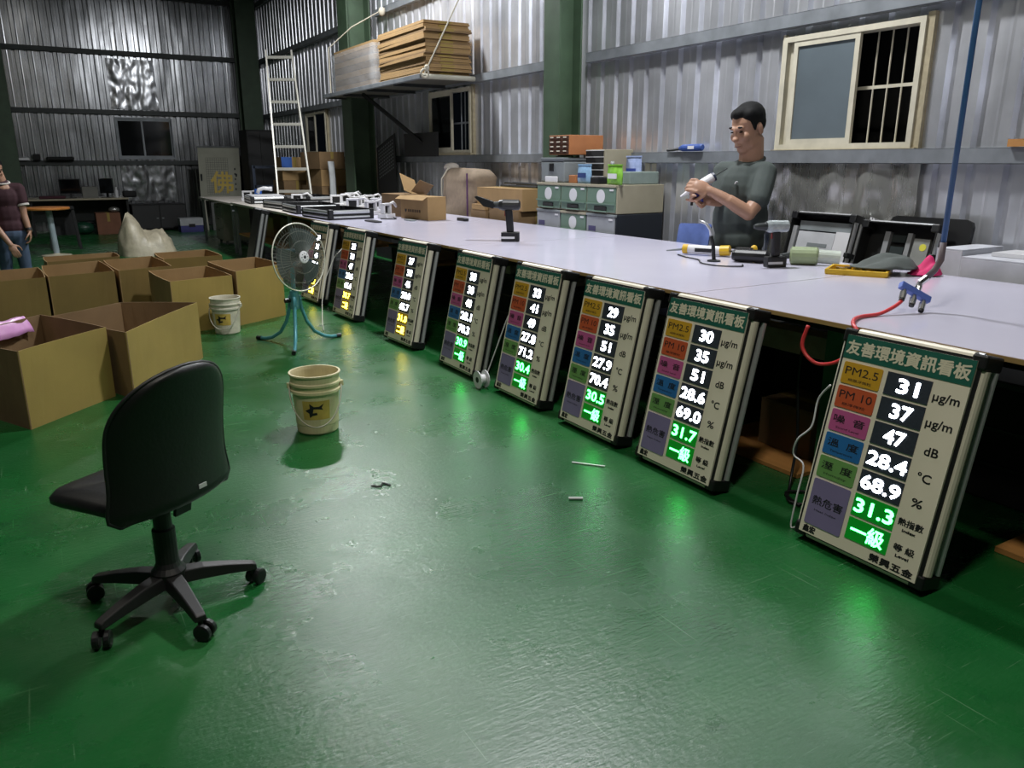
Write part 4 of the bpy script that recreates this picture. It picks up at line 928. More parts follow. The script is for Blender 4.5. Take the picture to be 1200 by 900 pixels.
# flip so that the nose points left in view
tool_drill(3.63, 3.10, R(-20), 'impact driver with clear head standing by the sign housing', 0.98, mat('clear_grey', (150, 158, 160), 0.2, 0, 0.3, 30))
dl = thing('cordless_drill', 'black drill lying on its side behind the flexible nozzle', 'cordless drill', (3.66, 3.32, TZ), R(118))
MB().tube([(-0.12, 0, 0.04), (-0.1, 0, 0.04), (0.08, 0, 0.04), (0.1, 0, 0.04)], 0, 12, True, [0.025, 0.038, 0.038, 0.03]).build('motor_housing', m_black, dl); MB().bar((0.05, 0, 0.03), (0.08, -0.15, 0.03), 0.05, 0.04).build('grip', m_black, dl, bev=0.008); MB().tube([(-0.12, 0, 0.04), (-0.19, 0, 0.04)], 0.016, 10).build('chuck', m_steeld, dl); MB().box(0.03, 0.13, -0.2, -0.14, 0.0, 0.07).build('battery', m_black, dl, bev=0.006)
ck = thing('sealant_cartridge', 'yellow and white sealant cartridge lying in a yellow gun', 'sealant gun', (3.70, 3.73, TZ + 0.035), R(-62))
MB().tube([(-0.14, 0, 0), (0.10, 0, 0)], 0.029, 16).build('cartridge', m_white, ck); MB().tube([(-0.145, 0, 0), (-0.11, 0, 0)], 0.030, 16).build('end_ring', m_yellow, ck); MB().box(-0.06, 0.05, -0.0295, -0.0285, -0.012, 0.012).build('print', m_ink, ck)
MB().tube([(-0.145, 0, 0), (-0.16, 0, -0.004), (-0.26, 0, -0.018)], 0, 8, True, [0.012, 0.008, 0.004]).build('nozzle', m_greyp, ck); MB().tube([(0.10, 0, 0), (0.16, 0, 0.005)], 0.033, 12).build('gun_collar', m_yellow, ck); MB().tube([(0.16, 0, 0.0), (0.30, 0, 0.02)], 0.006, 6).build('plunger_rod', m_black, ck); MB().ell((0.31, 0, 0.022), (0.022, 0.022, 0.026)).build('plunger_knob', m_yellow, ck, smooth=True)
fn = thing('soldering_stand', 'silver flexible nozzle standing upright in a black clip on the bench', 'nozzle', (3.52, 3.47, TZ))
MB().lathe([(0, 0), (0.04, 0), (0.04, 0.008), (0.012, 0.014), (0, 0.014)], 14).build('base', m_steeld, fn); MB().tube([(0, 0, 0.01), (-0.01, 0.005, 0.1), (-0.022, 0.015, 0.15)], 0.012, 8).build('clip', m_black, fn); MB().tube([(-0.02, 0.014, 0.14), (-0.026, 0.02, 0.19), (-0.045, 0.04, 0.225), (-0.07, 0.07, 0.24)], 0.0085, 8).build('nozzle', m_alu, fn, smooth=True)
cord('charging_cable', [(3.55, 3.82, TZ + 0.006), (3.5, 3.68, TZ + 0.006), (3.47, 3.55, TZ + 0.006), (3.37, 3.42, TZ + 0.006), (3.36, 3.28, TZ + 0.006), (3.45, 3.19, TZ + 0.006), (3.52, 3.24, TZ + 0.006)], 0.0045, m_black, 'thin black cable curling in front of the flexible nozzle', 'cable')
rl = thing('sealant_bottle', 'pale green capped bottle lying with a milky cup beside it', 'bottle', (3.86, 3.08, TZ + 0.052), R(-50))
m_pg = mat('pale_green', (138, 152, 116), 0.5)
MB().tube([(-0.085, 0, 0), (-0.075, 0, 0), (0.06, 0, 0), (0.07, 0, 0)], 0, 16, True, [0.035, 0.052, 0.052, 0.046]).build('body', m_pg, rl); MB().tube([(0.07, 0, 0), (0.19, 0, -0.006)], 0.04, 16).build('milky_sleeve', mat('milky', (176, 184, 174), 0.4), rl); MB().tube([(-0.085, 0, 0), (-0.19, 0.01, -0.02)], 0, 8, True, [0.02, 0.012]).build('spout', m_steeld, rl); MB().box(-0.15, -0.12, -0.03, 0.03, -0.05, -0.02).build('clip', m_yellow, rl)
ty = thing('scrap_tray', 'yellow tray of metal scraps half covered by a grey cloth', 'tray', (3.80, 2.68, TZ), R(-62))
rbox(-0.15, 0.16, -0.12, 0.12, 0, 0.006, 0.02).build('base', m_yellow, ty)
for a in ((-0.15, 0.16, -0.12, -0.105), (-0.15, 0.16, 0.105, 0.12), (-0.15, -0.135, -0.105, 0.105), (0.145, 0.16, -0.105, 0.105)): MB().box(*a, 0.006, 0.03).build('rim', m_yellow, ty, bev=0.003)
random.seed(3)
for k in range(12):
    x, y = random.uniform(-0.11, 0.11), random.uniform(-0.09, 0.05); a = random.uniform(0, 3); sc_ = tag(MB().box(-0.02, 0.02, -0.006, 0.006, 0, 0.01).build('metal_scrap', m_chrome if k % 2 else m_steeld), 'small metal scrap lying in the yellow tray', 'metal scrap', 'metal scraps in the yellow tray')
    p = Matrix.Translation((3.80, 2.68, TZ)) @ Matrix.Rotation(R(-62), 4, 'Z') @ Vector((x, y, 0.0065 + 0.011 * (k % 2))); sc_.location = p; sc_.rotation_euler = (0, 0.0, a)
def cloth(cx, cy, z, w, d, h, rz, m, label, seed, name='cloth'):
    mb = MB(); nu, nv = 22, 16
    for j in range(nv + 1):
        for i in range(nu + 1):
            u = 2 * i / nu - 1; v = 2 * j / nv - 1; r = math.sqrt(u * u + v * v)
            px = u * math.sqrt(max(0, 1 - v * v / 2)); py = v * math.sqrt(max(0, 1 - u * u / 2)); rr = min(1, math.hypot(px, py))
            zz = h * (1 - rr ** 2) * (0.55 + 0.45 * px) + h * 0.35 * noise.noise((u * 1.8 + seed, v * 1.8, seed)) * (1 - rr * 0.6)
            mb.v.append((px * w, py * d, max(0.004, zz)))
    for j in range(nv):
        for i in range(nu): k = j * (nu + 1) + i; mb.f.append((k, k + 1, k + nu + 2, k + nu + 1))
    o = mb.build(name, m, smooth=True, loc=(cx, cy, z)); o.rotation_euler = (0, 0, rz); md = o.modifiers.new('thick', 'SOLIDIFY'); md.thickness = 0.006; md.offset = 1
    return tag(o, label, 'cloth')
cloth(3.90, 2.60, TZ + 0.032, 0.17, 0.12, 0.11, R(-40), mat('grey_felt', (78, 84, 82), 0.85), 'folded dark grey rubber cloth heaped on the yellow tray', 2.0)
cloth(4.04, 2.45, TZ + 0.002, 0.09, 0.07, 0.12, R(-20), mat('magenta_cloth', (200, 30, 100), 0.7), 'bright magenta cloth behind the grey cloth', 6.0)

# air manifold with hoses
mf = thing('air_manifold', 'blue air manifold block with chrome couplers lying on the bench', 'manifold', (3.000, 1.848, TZ + 0.078))
uu = Vector((0.857, -0.515, 0)); ww = Vector((-0.515, -0.857, 0)); vv = Vector((0, 0, 1)); ma = uu * 0.88 - vv * 0.47; mc = -(uu * 0.40 + vv * 0.62) + ww * 0.5; mc = (mc - ma * mc.dot(ma)).normalized()
mf.matrix_world = frame(mf.location, ma, -mc, ma.cross(-mc))
MB().box(-0.07, 0.07, -0.014, 0.014, -0.013, 0.013).build('block', mat('manifold_blue', (88, 112, 190), 0.35), mf, bev=0.003)
for x in (-0.048, 0.0, 0.046):
    cpl = MB().tube([(x, -0.014, 0), (x, -0.025, 0), (x, -0.026, 0), (x, -0.058, 0)], 0, 10, True, [0.009, 0.009, 0.013, 0.012]).build('coupler', m_chrome, mf); MB().tube([(x, -0.058, 0), (x, -0.066, 0)], 0.0105, 10).build('coupler_ring', m_black, cpl)
MB().tube([(0.01, 0.014, 0), (0.01, 0.03, 0), (0.01, 0.055, 0.0)], 0, 10, True, [0.011, 0.014, 0.010]).build('inlet', m_chrome, mf)
hs = thing('air_hose', 'blue air hose hanging from above down to the manifold', 'hose', (3.1, 1.82, 0))
MB().tube([(0.0, 0.0, TOP), (0.0, 0.0, 1.9), (0.0, 0.0, 1.03)], 0.011, 8).build('hose', mat('hose_blue', (52, 92, 140), 0.45), hs, smooth=True)
MB().tube([(0, 0, 1.04), (0.0, 0, 0.97), (-0.015, 0.01, 0.93), (-0.04, 0.027, 0.895)], 0.013, 8).build('sleeve', mat('hose_sleeve', (88, 84, 98), 0.5, c2=(110, 90, 80)), hs, smooth=True)
MB().tube([(-0.035, 0.024, 0.90), (-0.056, 0.038, 0.878)], 0.015, 8).build('fitting', m_chrome, hs)
cord('red_air_hose', [(2.923, 1.851, 0.815), (2.88, 1.853, 0.795), (2.80, 1.86, TZ + 0.009), (2.68, 1.86, TZ + 0.009), (2.56, 1.80, TZ + 0.009), (2.525, 1.745, 0.74), (2.525, 1.765, 0.68), (2.525, 1.83, 0.62), (2.525, 1.92, 0.60), (2.525, 1.985, 0.65), (2.535, 1.975, 0.735)], 0.0075, m_red, 'red air hose looping over the bench edge beside the nearest sign', 'hose', 8)

# ------------------------------------------------------------------ far bench
fb = thing('far_bench', 'worn white table continuing the workbench towards the back wall', 'table', (3.3, 11.8, 0))
m_worn = mat('worn_white_top', (186, 180, 172), 0.45, 0, 0.15, 4)
MB().box(-0.72, 0.80, -2.45, 0.58, 0.735, 0.765).build('top', m_worn, fb, bev=0.004)
for x in (-0.66, 0.74):
    for y in (-2.3, -0.9, 0.5): MB().box(x - 0.02, x + 0.02, y - 0.02, y + 0.02, 0, 0.735).build('leg', m_steel, fb)
MB().box(-0.66, 0.74, -2.3, 0.5, 0.30, 0.32).build('lower_shelf', m_ply, fb)
pd = thing('drawer_pedestal', 'pale office drawer pedestal under the far end of the table', 'drawer pedestal', (2.95, 14.2, 0))
MB().box(-0.2, 0.24, -0.3, 0.3, 0.06, 0.66).build('case', mat('pedestal_grey', (150, 148, 138), 0.5), pd, bev=0.005)
for k in range(3): dd = MB().box(-0.212, -0.2, -0.28, 0.28, 0.08 + 0.19 * k, 0.255 + 0.19 * k).build('drawer', mat('pedestal_grey', (150, 148, 138), 0.5), pd, bev=0.003); MB().box(-0.222, -0.212, -0.06, 0.06, 0.22 + 0.19 * k, 0.235 + 0.19 * k).build('handle', m_black, dd)
for x, y in ((-0.15, -0.25), (0.18, -0.25), (-0.15, 0.25), (0.18, 0.25)): MB().tube([(x, y, 0), (x, y, 0.06)], 0.02, 8).build('caster', m_greyp, pd)
sd = thing('side_desk', 'pale desk beyond the worn table, standing over the drawer pedestal', 'desk', (2.95, 13.4, 0)); MB().box(-0.36, 0.34, -0.98, 1.5, 0.72, 0.75).build('top', m_worn, sd, bev=0.004)
for x in (-0.32, 0.3):
    for y in (-0.9, 1.42): MB().box(x - 0.02, x + 0.02, y - 0.02, y + 0.02, 0, 0.72).build('leg', m_steel, sd)
box_thing('stored_carton', 2.9, 3.5, 10.2, 10.9, 0.322, 0.62, m_cardd, 'brown carton on the lower shelf of the far table, nearer one')
box_thing('stored_carton', 2.85, 3.5, 11.1, 11.9, 0.322, 0.6, m_card, 'brown carton on the lower shelf of the far table, farther one')
def flat_shell(x, y, z, rz, label, lid=False):
    o = thing('sign_housing', label, 'sign housing', group='empty sign housings on the far tables')
    o.matrix_world = Matrix.Translation((x, y, z + BD)) @ Matrix.Rotation(rz, 4, 'Z') @ Matrix.Translation((0, -BL / 2, 0))
    if lid: shell(o, m_alu); MB().box(-PW / 2, PW / 2, 0.03, BL - 0.03, -0.004, 0.006).build('white_face', m_white, o)
    else: open_shell(o)
    return o
flat_shell(2.86, 8.42, TZ, R(4), 'empty aluminium sign housing lying open at the far end of the white bench')
flat_shell(2.90, 9.5, TZ, R(-3), 'second empty sign housing lying open behind the first one')
flat_shell(2.95, 10.45, TZ, R(5), 'third empty sign housing lying open on the worn white table')
flat_shell(3.00, 12.0, TZ, R(-6), 'closed housing with white face lying on the worn white table', True)
flat_shell(3.62, 11.75, TZ, R(8), 'open housing at the back of the worn white table')
ls = leaning('sign_housing', 2.29, 10.3, 0.025, 13, 'aluminium sign housing leaning upright against the far table edge', yaw=R(-3)); shell(ls, m_alu)
MB().box(-0.2, 0.2, 0.05, 0.72, -0.004, 0.004).build('dark_face', m_black, ls)
def bracket(x, y, z, rz, label, s=1.0):
    b = thing('wall_bracket', label, 'bracket', (x, y, z), rz, 'white brackets on the far tables')
    rbox(-0.09 * s, 0.09 * s, -0.06 * s, 0.06 * s, 0, 0.045 * s, 0.012).build('base', m_white, b, bev=0.004)
    a = MB(); a.box(-0.08 * s, -0.055 * s, -0.025, 0.025, 0.045 * s, 0.15 * s); a.box(0.045 * s, 0.07 * s, -0.025, 0.025, 0.045 * s, 0.15 * s); a.box(-0.08 * s, 0.07 * s, -0.025, 0.025, 0.13 * s, 0.155 * s); a.build('hoop', m_white, b, bev=0.006)
    MB().tube([(0.06 * s, 0, 0.14 * s), (0.14 * s, 0.0, 0.16 * s), (0.2 * s, 0, 0.11 * s)], 0.014 * s, 8).build('arm', m_white, b, smooth=True); MB().box(-0.05 * s, 0.04 * s, 0.01, 0.02, 0.05 * s, 0.13 * s).build('lens', m_black, b)
    return b
BR = [(3.20, 11.05, -20, 'white bracket behind the third open housing'), (3.98, 11.1, 15, 'white bracket just right of the ladder foot'), (3.80, 10.75, -35, 'white bracket in the rear of the bracket cluster'), (3.92, 10.2, 10, 'white bracket at the back edge in the middle of the cluster'), (3.55, 10.45, -15, 'white bracket in the middle of the cluster, turned sideways'), (3.62, 9.85, 25, 'white bracket in the middle of the cluster, hoop facing forward'), (3.92, 9.6, -10, 'white bracket left of the black keyboard case'), (3.38, 9.35, -25, 'white bracket right behind the second open housing'), (3.66, 9.3, 15, 'white bracket in front of the black keyboard case'), (3.60, 8.85, -15, 'white bracket nearest the stacked carton, lying in cables'), (3.33, 8.62, 20, 'white bracket among the cables, front of the cluster'), (3.28, 8.05, 35, 'white bracket right beside the heart marked carton'), (2.98, 13.0, -30, 'small white twin ring bracket on the side desk')]
for x, y, a, l in BR: bracket(x, y, TZ if y < 12.4 else 0.75, R(a), l)
tag(MB().tube([(0, 0, 0), (0, 0, 0.19)], 0.055, 20).build('blue_tube', mat('tube_blue', (40, 96, 190), 0.45), loc=(3.05, 12.6, 0.75)), 'bright blue paper tube standing on the side desk', 'tube')
el = thing('pipe_elbow', 'white plastic pipe elbow lying in front of the ladder', 'pipe elbow', (3.0, 12.05, TZ + 0.105 + 0.03)); MB().tube([(-0.08, 0.05, 0.0), (-0.06, 0.04, 0.05), (0, 0, 0.07), (0.09, -0.04, 0.06)], 0.028, 10).build('elbow', m_white, el, smooth=True); MB().tube([(0.08, -0.036, 0.061), (0.11, -0.05, 0.058)], 0.034, 10).build('collar', m_white, el)
el.location.z = TZ + 0.105 + 0.03
kc = thing('keyboard_case', 'black open case with a row of white parts by the cartons', 'case', (4.0, 9.15, TZ), R(10))
MB().box(-0.14, 0.12, -0.25, 0.25, 0, 0.05).build('tray', m_black, kc, bev=0.004); MB().bar((0.12, 0, 0.05), (0.17, 0, 0.19), 0.5, 0.015, (1, 0, 0)).build('lid', m_black, kc)
for k in range(8): MB().box(-0.12, -0.05, -0.22 + 0.055 * k, -0.18 + 0.055 * k, 0.05, 0.062).build('key', m_white, kc)
cord('cable', [(3.15, 7.9, TZ + 0.006), (3.28, 7.8, TZ + 0.006), (3.38, 8.2, TZ + 0.006), (3.42, 8.75, TZ + 0.006), (3.3, 9.0, TZ + 0.006), (3.2, 8.8, TZ + 0.006), (3.24, 8.5, TZ + 0.006)], 0.006, m_black, 'black cable coiled between the brackets and the first housing', 'cable')
cord('cable', [(3.22, 9.0, TZ + 0.006), (3.3, 9.3, TZ + 0.006), (3.5, 9.6, TZ + 0.006), (3.35, 10.0, TZ + 0.006), (3.5, 10.4, TZ + 0.006)], 0.006, m_black, 'black cable trailing behind the second housing', 'cable')
tag(rbox(-0.045, 0.045, -0.16, 0.16, 0, 0.012, 0.04).build('flat_tool', m_black, loc=(2.95, 7.6, TZ)), 'flat black strip lying on the white bench above the far sign', 'tool')
tag(rbox(-0.035, 0.035, -0.1, 0.1, 0, 0.01, 0.03).build('flat_tool', m_greyp, loc=(3.33, 7.55, TZ)), 'flat grey strip lying left of the heart marked carton', 'tool')
tag(rbox(-0.03, 0.03, -0.09, 0.09, 0, 0.03, 0.02).build('black_charger', m_black, loc=(3.78, 7.25, TZ), bev=0.006), 'small black charger lying right of the heart marked carton', 'charger')

# ------------------------------------------------------------------ under the bench
box_thing('stored_carton', 2.92, 3.2, 2.20, 2.50, 0.022, 0.25, m_cardd, 'small carton on the plywood under the bench between the two nearest signs')
tag(MB().box(2.74 - 3.1, 3.28 - 3.1, -0.19, 0.42, 0, 0.018).build('plywood_sheet', m_ply, loc=(3.1, 2.3, 0.002)), 'plywood sheet on the floor under the small carton', 'plywood')
tag(MB().box(-0.35, 0.03, -0.28, 0.46, 0, 0.02).build('plywood_sheet', m_ply, loc=(3.15, 0.83, 0.002)), 'plywood sheet on the floor right of the nearest sign', 'plywood')
wbm = tag(MB().box(-0.06, 0.06, -0.34, 0.3, -0.05, 0.05).build('wrapped_beam', mat('paper_wrap', (168, 160, 134), 0.7, 0, 0.2, 8), loc=(3.02, 2.42, 0.54)), 'paper wrapped bundle under the bench top next to the red hose', 'bundle')
for i, (y, lb2) in enumerate(((1.25, 'behind the nearest sign'), (3.3, 'behind the second and third signs'), (4.4, 'behind the middle signs'), (5.6, 'behind the first yellow lit sign'), (7.4, 'behind the far yellow lit signs'))):
    cr = thing('dark_fill_crate', 'black crate added for darkness under the bench %s' % lb2, 'crate', (3.5, y, 0.003), 0, 'black crates added for darkness under the bench'); hh = 0.48 if i != 1 else 0.42  # added black bodies that make the space under the bench look dark
    MB().box(-0.28, 0.36, -0.42, 0.42, 0, hh).build('body', m_blackm, cr, bev=0.01); MB().box(-0.3, 0.38, -0.44, 0.44, hh, hh + 0.03).build('rim', m_black, cr, bev=0.006)
    for z in (0.15, 0.3): MB().box(-0.288, -0.28, -0.4, 0.4, z, z + 0.012).build('rib', m_black, cr)
tag(MB().box(-0.25, 0.3, -0.42, 0.36, 0, 0.5).build('dark_cabinet', m_blackm, loc=(3.6, 2.45, 0.022), bev=0.01), 'dark metal cabinet under the bench behind the small carton', 'cabinet')
box_thing('stored_carton', 2.86, 3.06, 6.02, 6.28, 0.54, 0.68, m_card, 'small carton tucked under the bench top near the yellow lit sign', tape=False)
tag(MB().box(-0.15, 0.15, -0.3, 0.3, 0, 0.02).build('support_board', m_ply, loc=(2.95, 6.15, 0.518)), 'narrow board under the bench holding the small tucked carton', 'board')
for i, (y, l) in enumerate(((4.12, 'left of the fourth sign'), (4.80, 'left of the fifth sign'))):
    tag(MB().box(-0.12, 0.12, -0.16, 0.16, 0, 0.06).build('wood_offcut', m_wood, loc=(2.9, y, 0.60)), 'pale wood offcut under the bench top %s' % l, 'wood offcut')
    tag(MB().box(-0.14, 0.14, -0.2, 0.2, 0, 0.02).build('ledge_board', m_blackm, loc=(2.92, y, 0.578)), 'dark ledge under the wood offcut %s' % l, 'ledge')
cord('mains_lead', [(2.40, 1.748, 0.57), (2.41, 1.80, 0.50), (2.39, 1.80, 0.40), (2.37, 1.84, 0.34), (2.38, 1.86, 0.27), (2.38, 1.81, 0.24), (2.35, 1.80, 0.14), (2.33, 1.80, 0.012), (2.33, 1.78, 0.01)], 0.0035, m_white, 'white mains lead hanging at the left side of the nearest sign', 'cord')
cord('mains_lead', [(2.7, 2.12, 0.62), (2.72, 2.14, 0.45), (2.7, 2.1, 0.2), (2.62, 2.05, 0.02), (2.5, 1.95, 0.012), (2.58, 1.87, 0.012), (2.66, 1.95, 0.012), (2.56, 2.02, 0.012), (2.5, 1.9, 0.012)], 0.006, m_black, 'black mains lead coiled on the floor left of the nearest sign', 'cord')
cord('mains_lead', [(2.45, 4.02, 0.55), (2.40, 4.06, 0.4), (2.34, 4.1, 0.2), (2.30, 4.12, 0.08), (2.26, 4.12, 0.02)], 0.0045, m_white, 'white mains lead hanging at the left side of the fourth sign', 'cord')
pg = thing('cable_reel', 'small white cable reel on the floor left of the fourth sign', 'cable reel', (2.25, 4.1, 0.055))
MB().tube([(-0.03, 0, 0), (-0.024, 0, 0), (-0.024, 0, 0), (0.024, 0, 0), (0.024, 0, 0), (0.03, 0, 0)], 0, 16, True, [0.055, 0.055, 0.03, 0.03, 0.055, 0.055]).build('spool', m_white, pg); MB().tube([(-0.032, 0, 0), (-0.03, 0, 0)], 0.018, 10).build('hub', m_black, pg)

# ------------------------------------------------------------------ back of the hall
dk = thing('long_desk', 'long dark desk with pale top against the back wall', 'desk', (0.95, 17.75, 0))
MB().box(-0.93, 0.75, -0.5, 0.5, 0.64, 0.67).build('top', mat('desk_pale', (150, 142, 120), 0.5), dk, bev=0.004)
for x in (-0.9, 0.72): MB().box(x - 0.02, x + 0.02, -0.45, 0.48, 0, 0.64).build('panel_leg', m_blackm, dk)
MB().box(-0.88, 0.7, 0.44, 0.46, 0.2, 0.64).build('modesty_panel', mat('panel_grey', (70, 76, 74), 0.6), dk)
def monitor(x, y, w, h, label, rz=0):
    m = thing('monitor', label, 'monitor', (x, y, 0.67), rz); MB().box(-w / 2, w / 2, 0, 0.03, 0.08, 0.08 + h).build('screen', m_black, m, bev=0.006); MB().box(-w / 2 + 0.012, w / 2 - 0.012, -0.001, 0.001, 0.095, 0.065 + h).build('display', m_glassd, m); MB().box(-0.02, 0.02, 0.01, 0.03, 0.01, 0.1).build('neck', m_black, m); MB().box(-0.09, 0.09, -0.06, 0.1, 0, 0.012).build('foot', m_black, m)
monitor(0.74, 17.6, 0.36, 0.28, 'black monitor on the back desk, left one', R(-5))
monitor(1.36, 17.6, 0.26, 0.28, 'black monitor on the back desk, right one', R(-30))
box_thing('desk_box', 0.93, 1.2, 17.5, 17.75, 0.67, 0.88, mat('grey_card', (104, 104, 98), 0.7), 'grey box between the two monitors on the back desk', 'box', False)
db = thing('spray_bottle', 'white bottle beside the right monitor on the back desk', 'bottle', (1.52, 17.5, 0.67)); MB().lathe([(0, 0), (0.03, 0), (0.03, 0.12), (0.012, 0.16), (0, 0.16)], 12).build('body', m_white, db); MB().lathe([(0.014, 0.155), (0.014, 0.2), (0, 0.2)], 8).build('cap', m_white, db)
tag(MB().box(-0.12, 0.12, -0.1, 0.1, 0, 0.12).build('dark_pouch', m_blackm, loc=(1.75, 17.55, 0.67), bev=0.03), 'dark pouch at the right end of the back desk', 'pouch')
tag(MB().box(-0.22, 0.22, -0.12, 0.12, 0, 0.05).build('folded_cloth', mat('maroon_cloth', (62, 28, 38), 0.85), loc=(0.42, 17.5, 0.67), bev=0.02), 'folded dark red cloth at the left end of the back desk', 'cloth')
tag(MB().box(-0.28, 0.2, -0.1, 0.1, 0, 0.07).build('dark_tools', m_blackm, loc=(0.72, 18.41 - 0.05, 1.366), bev=0.02), 'dark clutter lying on the back wall girt left of the window', 'clutter')
tag(MB().box(-0.06, 0.06, -0.06, 0.06, 0, 0.12).build('girt_tin', m_blackm, loc=(0.28, 18.36, 1.366), bev=0.01), 'dark tin on the back wall girt above the desk', 'tin')
tag(MB().box(-0.09, 0.09, -0.04, 0.04, 0, 0.05).build('socket_box', m_white, loc=(0.06, 18.36, 1.366), bev=0.006), 'white socket box on the girt beside the left column', 'socket')
box_thing('brown_carton', 1.08, 1.5, 17.1, 17.5, 0, 0.40, mat('carton_red_brown', (112, 74, 54), 0.8), 'reddish brown carton under the back desk')
bg = thing('green_bag', 'dark green bag stuffed under the back desk', 'bag', (0.86, 17.35, 0)); MB().ell((0, 0, 0.12), (0.2, 0.16, 0.12)).build('bag', mat('bag_green', (24, 60, 44), 0.35, 0, 0.3, 20, 0.5, 20), bg, smooth=True); MB().box(-0.21, 0.21, -0.02, 0.02, 0.22, 0.235).build('rim', m_black, bg)
cbk = thing('dark_low_cabinet', 'wide black low cabinet against the back wall right of the desk', 'cabinet', (2.25, 17.75, 0))
MB().box(-0.5, 0.5, -0.3, 0.3, 0.04, 0.52).build('case', m_blackm, cbk, bev=0.006)
for k in range(2): MB().box(-0.49 + 0.5 * k, -0.01 + 0.5 * k, -0.315, -0.3, 0.06, 0.5).build('door', m_black, cbk); MB().box(-0.05 + 0.1 * k - 0.02, -0.05 + 0.1 * k + 0.02, -0.325, -0.315, 0.24, 0.26).build('handle', m_greyp, cbk)
tag(MB().ell((0, 0, 0.05), (0.1, 0.07, 0.05)).build('crumpled_foil_ball', m_foil2, loc=(1.42, 17.3, 0.402), smooth=True), 'crumpled foil ball on the reddish carton under the desk', 'foil ball')
pb = thing('paper_box', 'blue and white paper box on the floor by the back wall', 'box', (2.73, 16.95, 0)); MB().box(-0.21, 0.21, -0.15, 0.15, 0, 0.13).build('body', mat('paper_box_blue', (44, 46, 104), 0.6), pb); MB().box(-0.215, 0.215, -0.155, 0.155, 0.13, 0.27).build('lid', mat('paper_box_white', (150, 152, 156), 0.6), pb); MB().box(-0.06, 0.06, -0.157, -0.155, 0.1, 0.16).build('hand_slot', m_blackm, pb)
# calligraphy practice board
cg = thing('calligraphy_board', 'grey board with a square grid and gold character near the back corner', 'board', (3.42, 17.2, 0))
a = R(6); Mb = frame((0, 0, 0.58), (1, -0.05, 0), (0.05, math.sin(a), math.cos(a)), (0, -math.cos(a), math.sin(a)))
m_bd = mat('board_grey', (140, 140, 126), 0.7, 0, 0.08, 5)
MB().box(-0.4, 0.4, 0, 1.05, -0.012, 0, Mb).build('panel', m_bd, cg); MB().box(-0.42, 0.42, 1.04, 1.07, -0.02, 0.01, Mb).build('top_rail', m_steeld, cg)
for i in range(11): MB().box(-0.26 + i * 0.042, -0.256 + i * 0.042, 0.12, 0.84, 0, 0.002, Mb).build('grid_line', m_ink, cg)
for j in range(17): MB().box(-0.26, 0.164, 0.12 + j * 0.045, 0.124 + j * 0.045, 0, 0.002, Mb).build('grid_line', m_ink, cg)
me = text('佛', 0.46, 0.008).copy(); me.materials.append(mat('gold_ink', (176, 148, 34), 0.5)); put('gold_character', me, cg, M=Mb @ Matrix.Translation((0.03, 0.36, 0.004)))
for j in range(5): MB().box(0.28, 0.31, 0.2 + j * 0.1, 0.24 + j * 0.1, 0, 0.002, Mb).build('seal_mark', m_ink, cg)
for x in (-0.34, 0.34): MB().bar((x, 0.0, 0.6), (x, -0.12, 0.0), 0.04, 0.03).build('leg', m_bd, cg); MB().bar((x, 0.03, 1.1), (x, 0.4, 0.0), 0.03, 0.03).build('rear_leg', m_steeld, cg)
tag(MB().box(-0.3, 0.3, -0.01, 0.01, 0, 0.55).build('grey_sheet', mat('sheet_grey', (84, 86, 84), 0.5), loc=(3.46, 16.98, 0.005)), 'grey sheet standing on the floor below the calligraphy board', 'sheet')
dc = thing('tall_cabinet', 'tall black cabinet standing in front of the far corner column', 'cabinet', (4.14, 16.9, 0)); MB().box(-0.26, 0.26, -0.3, 0.3, 0, 1.95).build('case', m_blackm, dc, bev=0.006); MB().box(-0.25, -0.005, -0.315, -0.3, 0.05, 1.92).build('door', m_black, dc); MB().box(0.005, 0.25, -0.315, -0.3, 0.05, 1.92).build('door', m_black, dc)
gf = thing('blue_grey_frame', 'blue grey metal frame beside the ladder', 'frame', (3.88, 15.2, 0))
for x in (-0.25, 0.25): MB().box(x - 0.025, x + 0.025, -0.02, 0.02, 0, 1.28).build('upright', mat('frame_bluegrey', (54, 64, 82), 0.5), gf)
for z in (0.5, 0.9, 1.25): MB().box(-0.25, 0.25, -0.02, 0.02, z - 0.025, z + 0.025).build('rail', mat('frame_bluegrey', (54, 64, 82), 0.5), gf)
# heap of cartons behind the ladder
box_thing('heaped_carton', 4.18, 4.68, 13.0, 14.1, 0, 0.95, m_cardd, 'large carton at the bottom of the heap behind the ladder')
box_thing('heaped_carton', 4.2, 4.66, 13.05, 13.9, 0.952, 1.22, m_card, 'middle carton of the heap behind the ladder')
box_thing('heaped_carton', 4.15, 4.6, 13.1, 13.85, 1.223, 1.5, m_cardd, 'upper carton of the heap behind the ladder', rz=R(7))
box_thing('heaped_carton', 3.92, 4.4, 14.3, 15.0, 0, 1.02, m_cardd, 'tall carton left of the heap behind the ladder')
hb_ = box_thing('heaped_carton', 3.95, 4.4, 14.3, 14.95, 1.022, 1.42, m_card, 'carton with blue corner wrap on top of the tall one', rz=R(-6))
MB().box(-0.23, -0.05, -0.332, -0.32, 0.22, 0.40).build('blue_wrap', mat('wrap_blue', (40, 90, 170), 0.45), hb_)
ps = thing('plastic_film_roll', 'white plastic film hanging beside the dark column', 'plastic film', (4.22, 12.6, 0.0)); mb = MB()
for j in range(9):
    for i in range(9):
        u = i / 8; v = j / 8; mb.v.append((0.05 * noise.noise((u * 6, v * 2, 1)) + 0.05 * math.sin(u * 9), (0.5 - u) * (0.28 - 0.16 * v), 1.35 * v))
for j in range(8):
    for i in range(8): mb.f.append((j * 9 + i, j * 9 + i + 1, j * 9 + i + 10, j * 9 + i + 9))
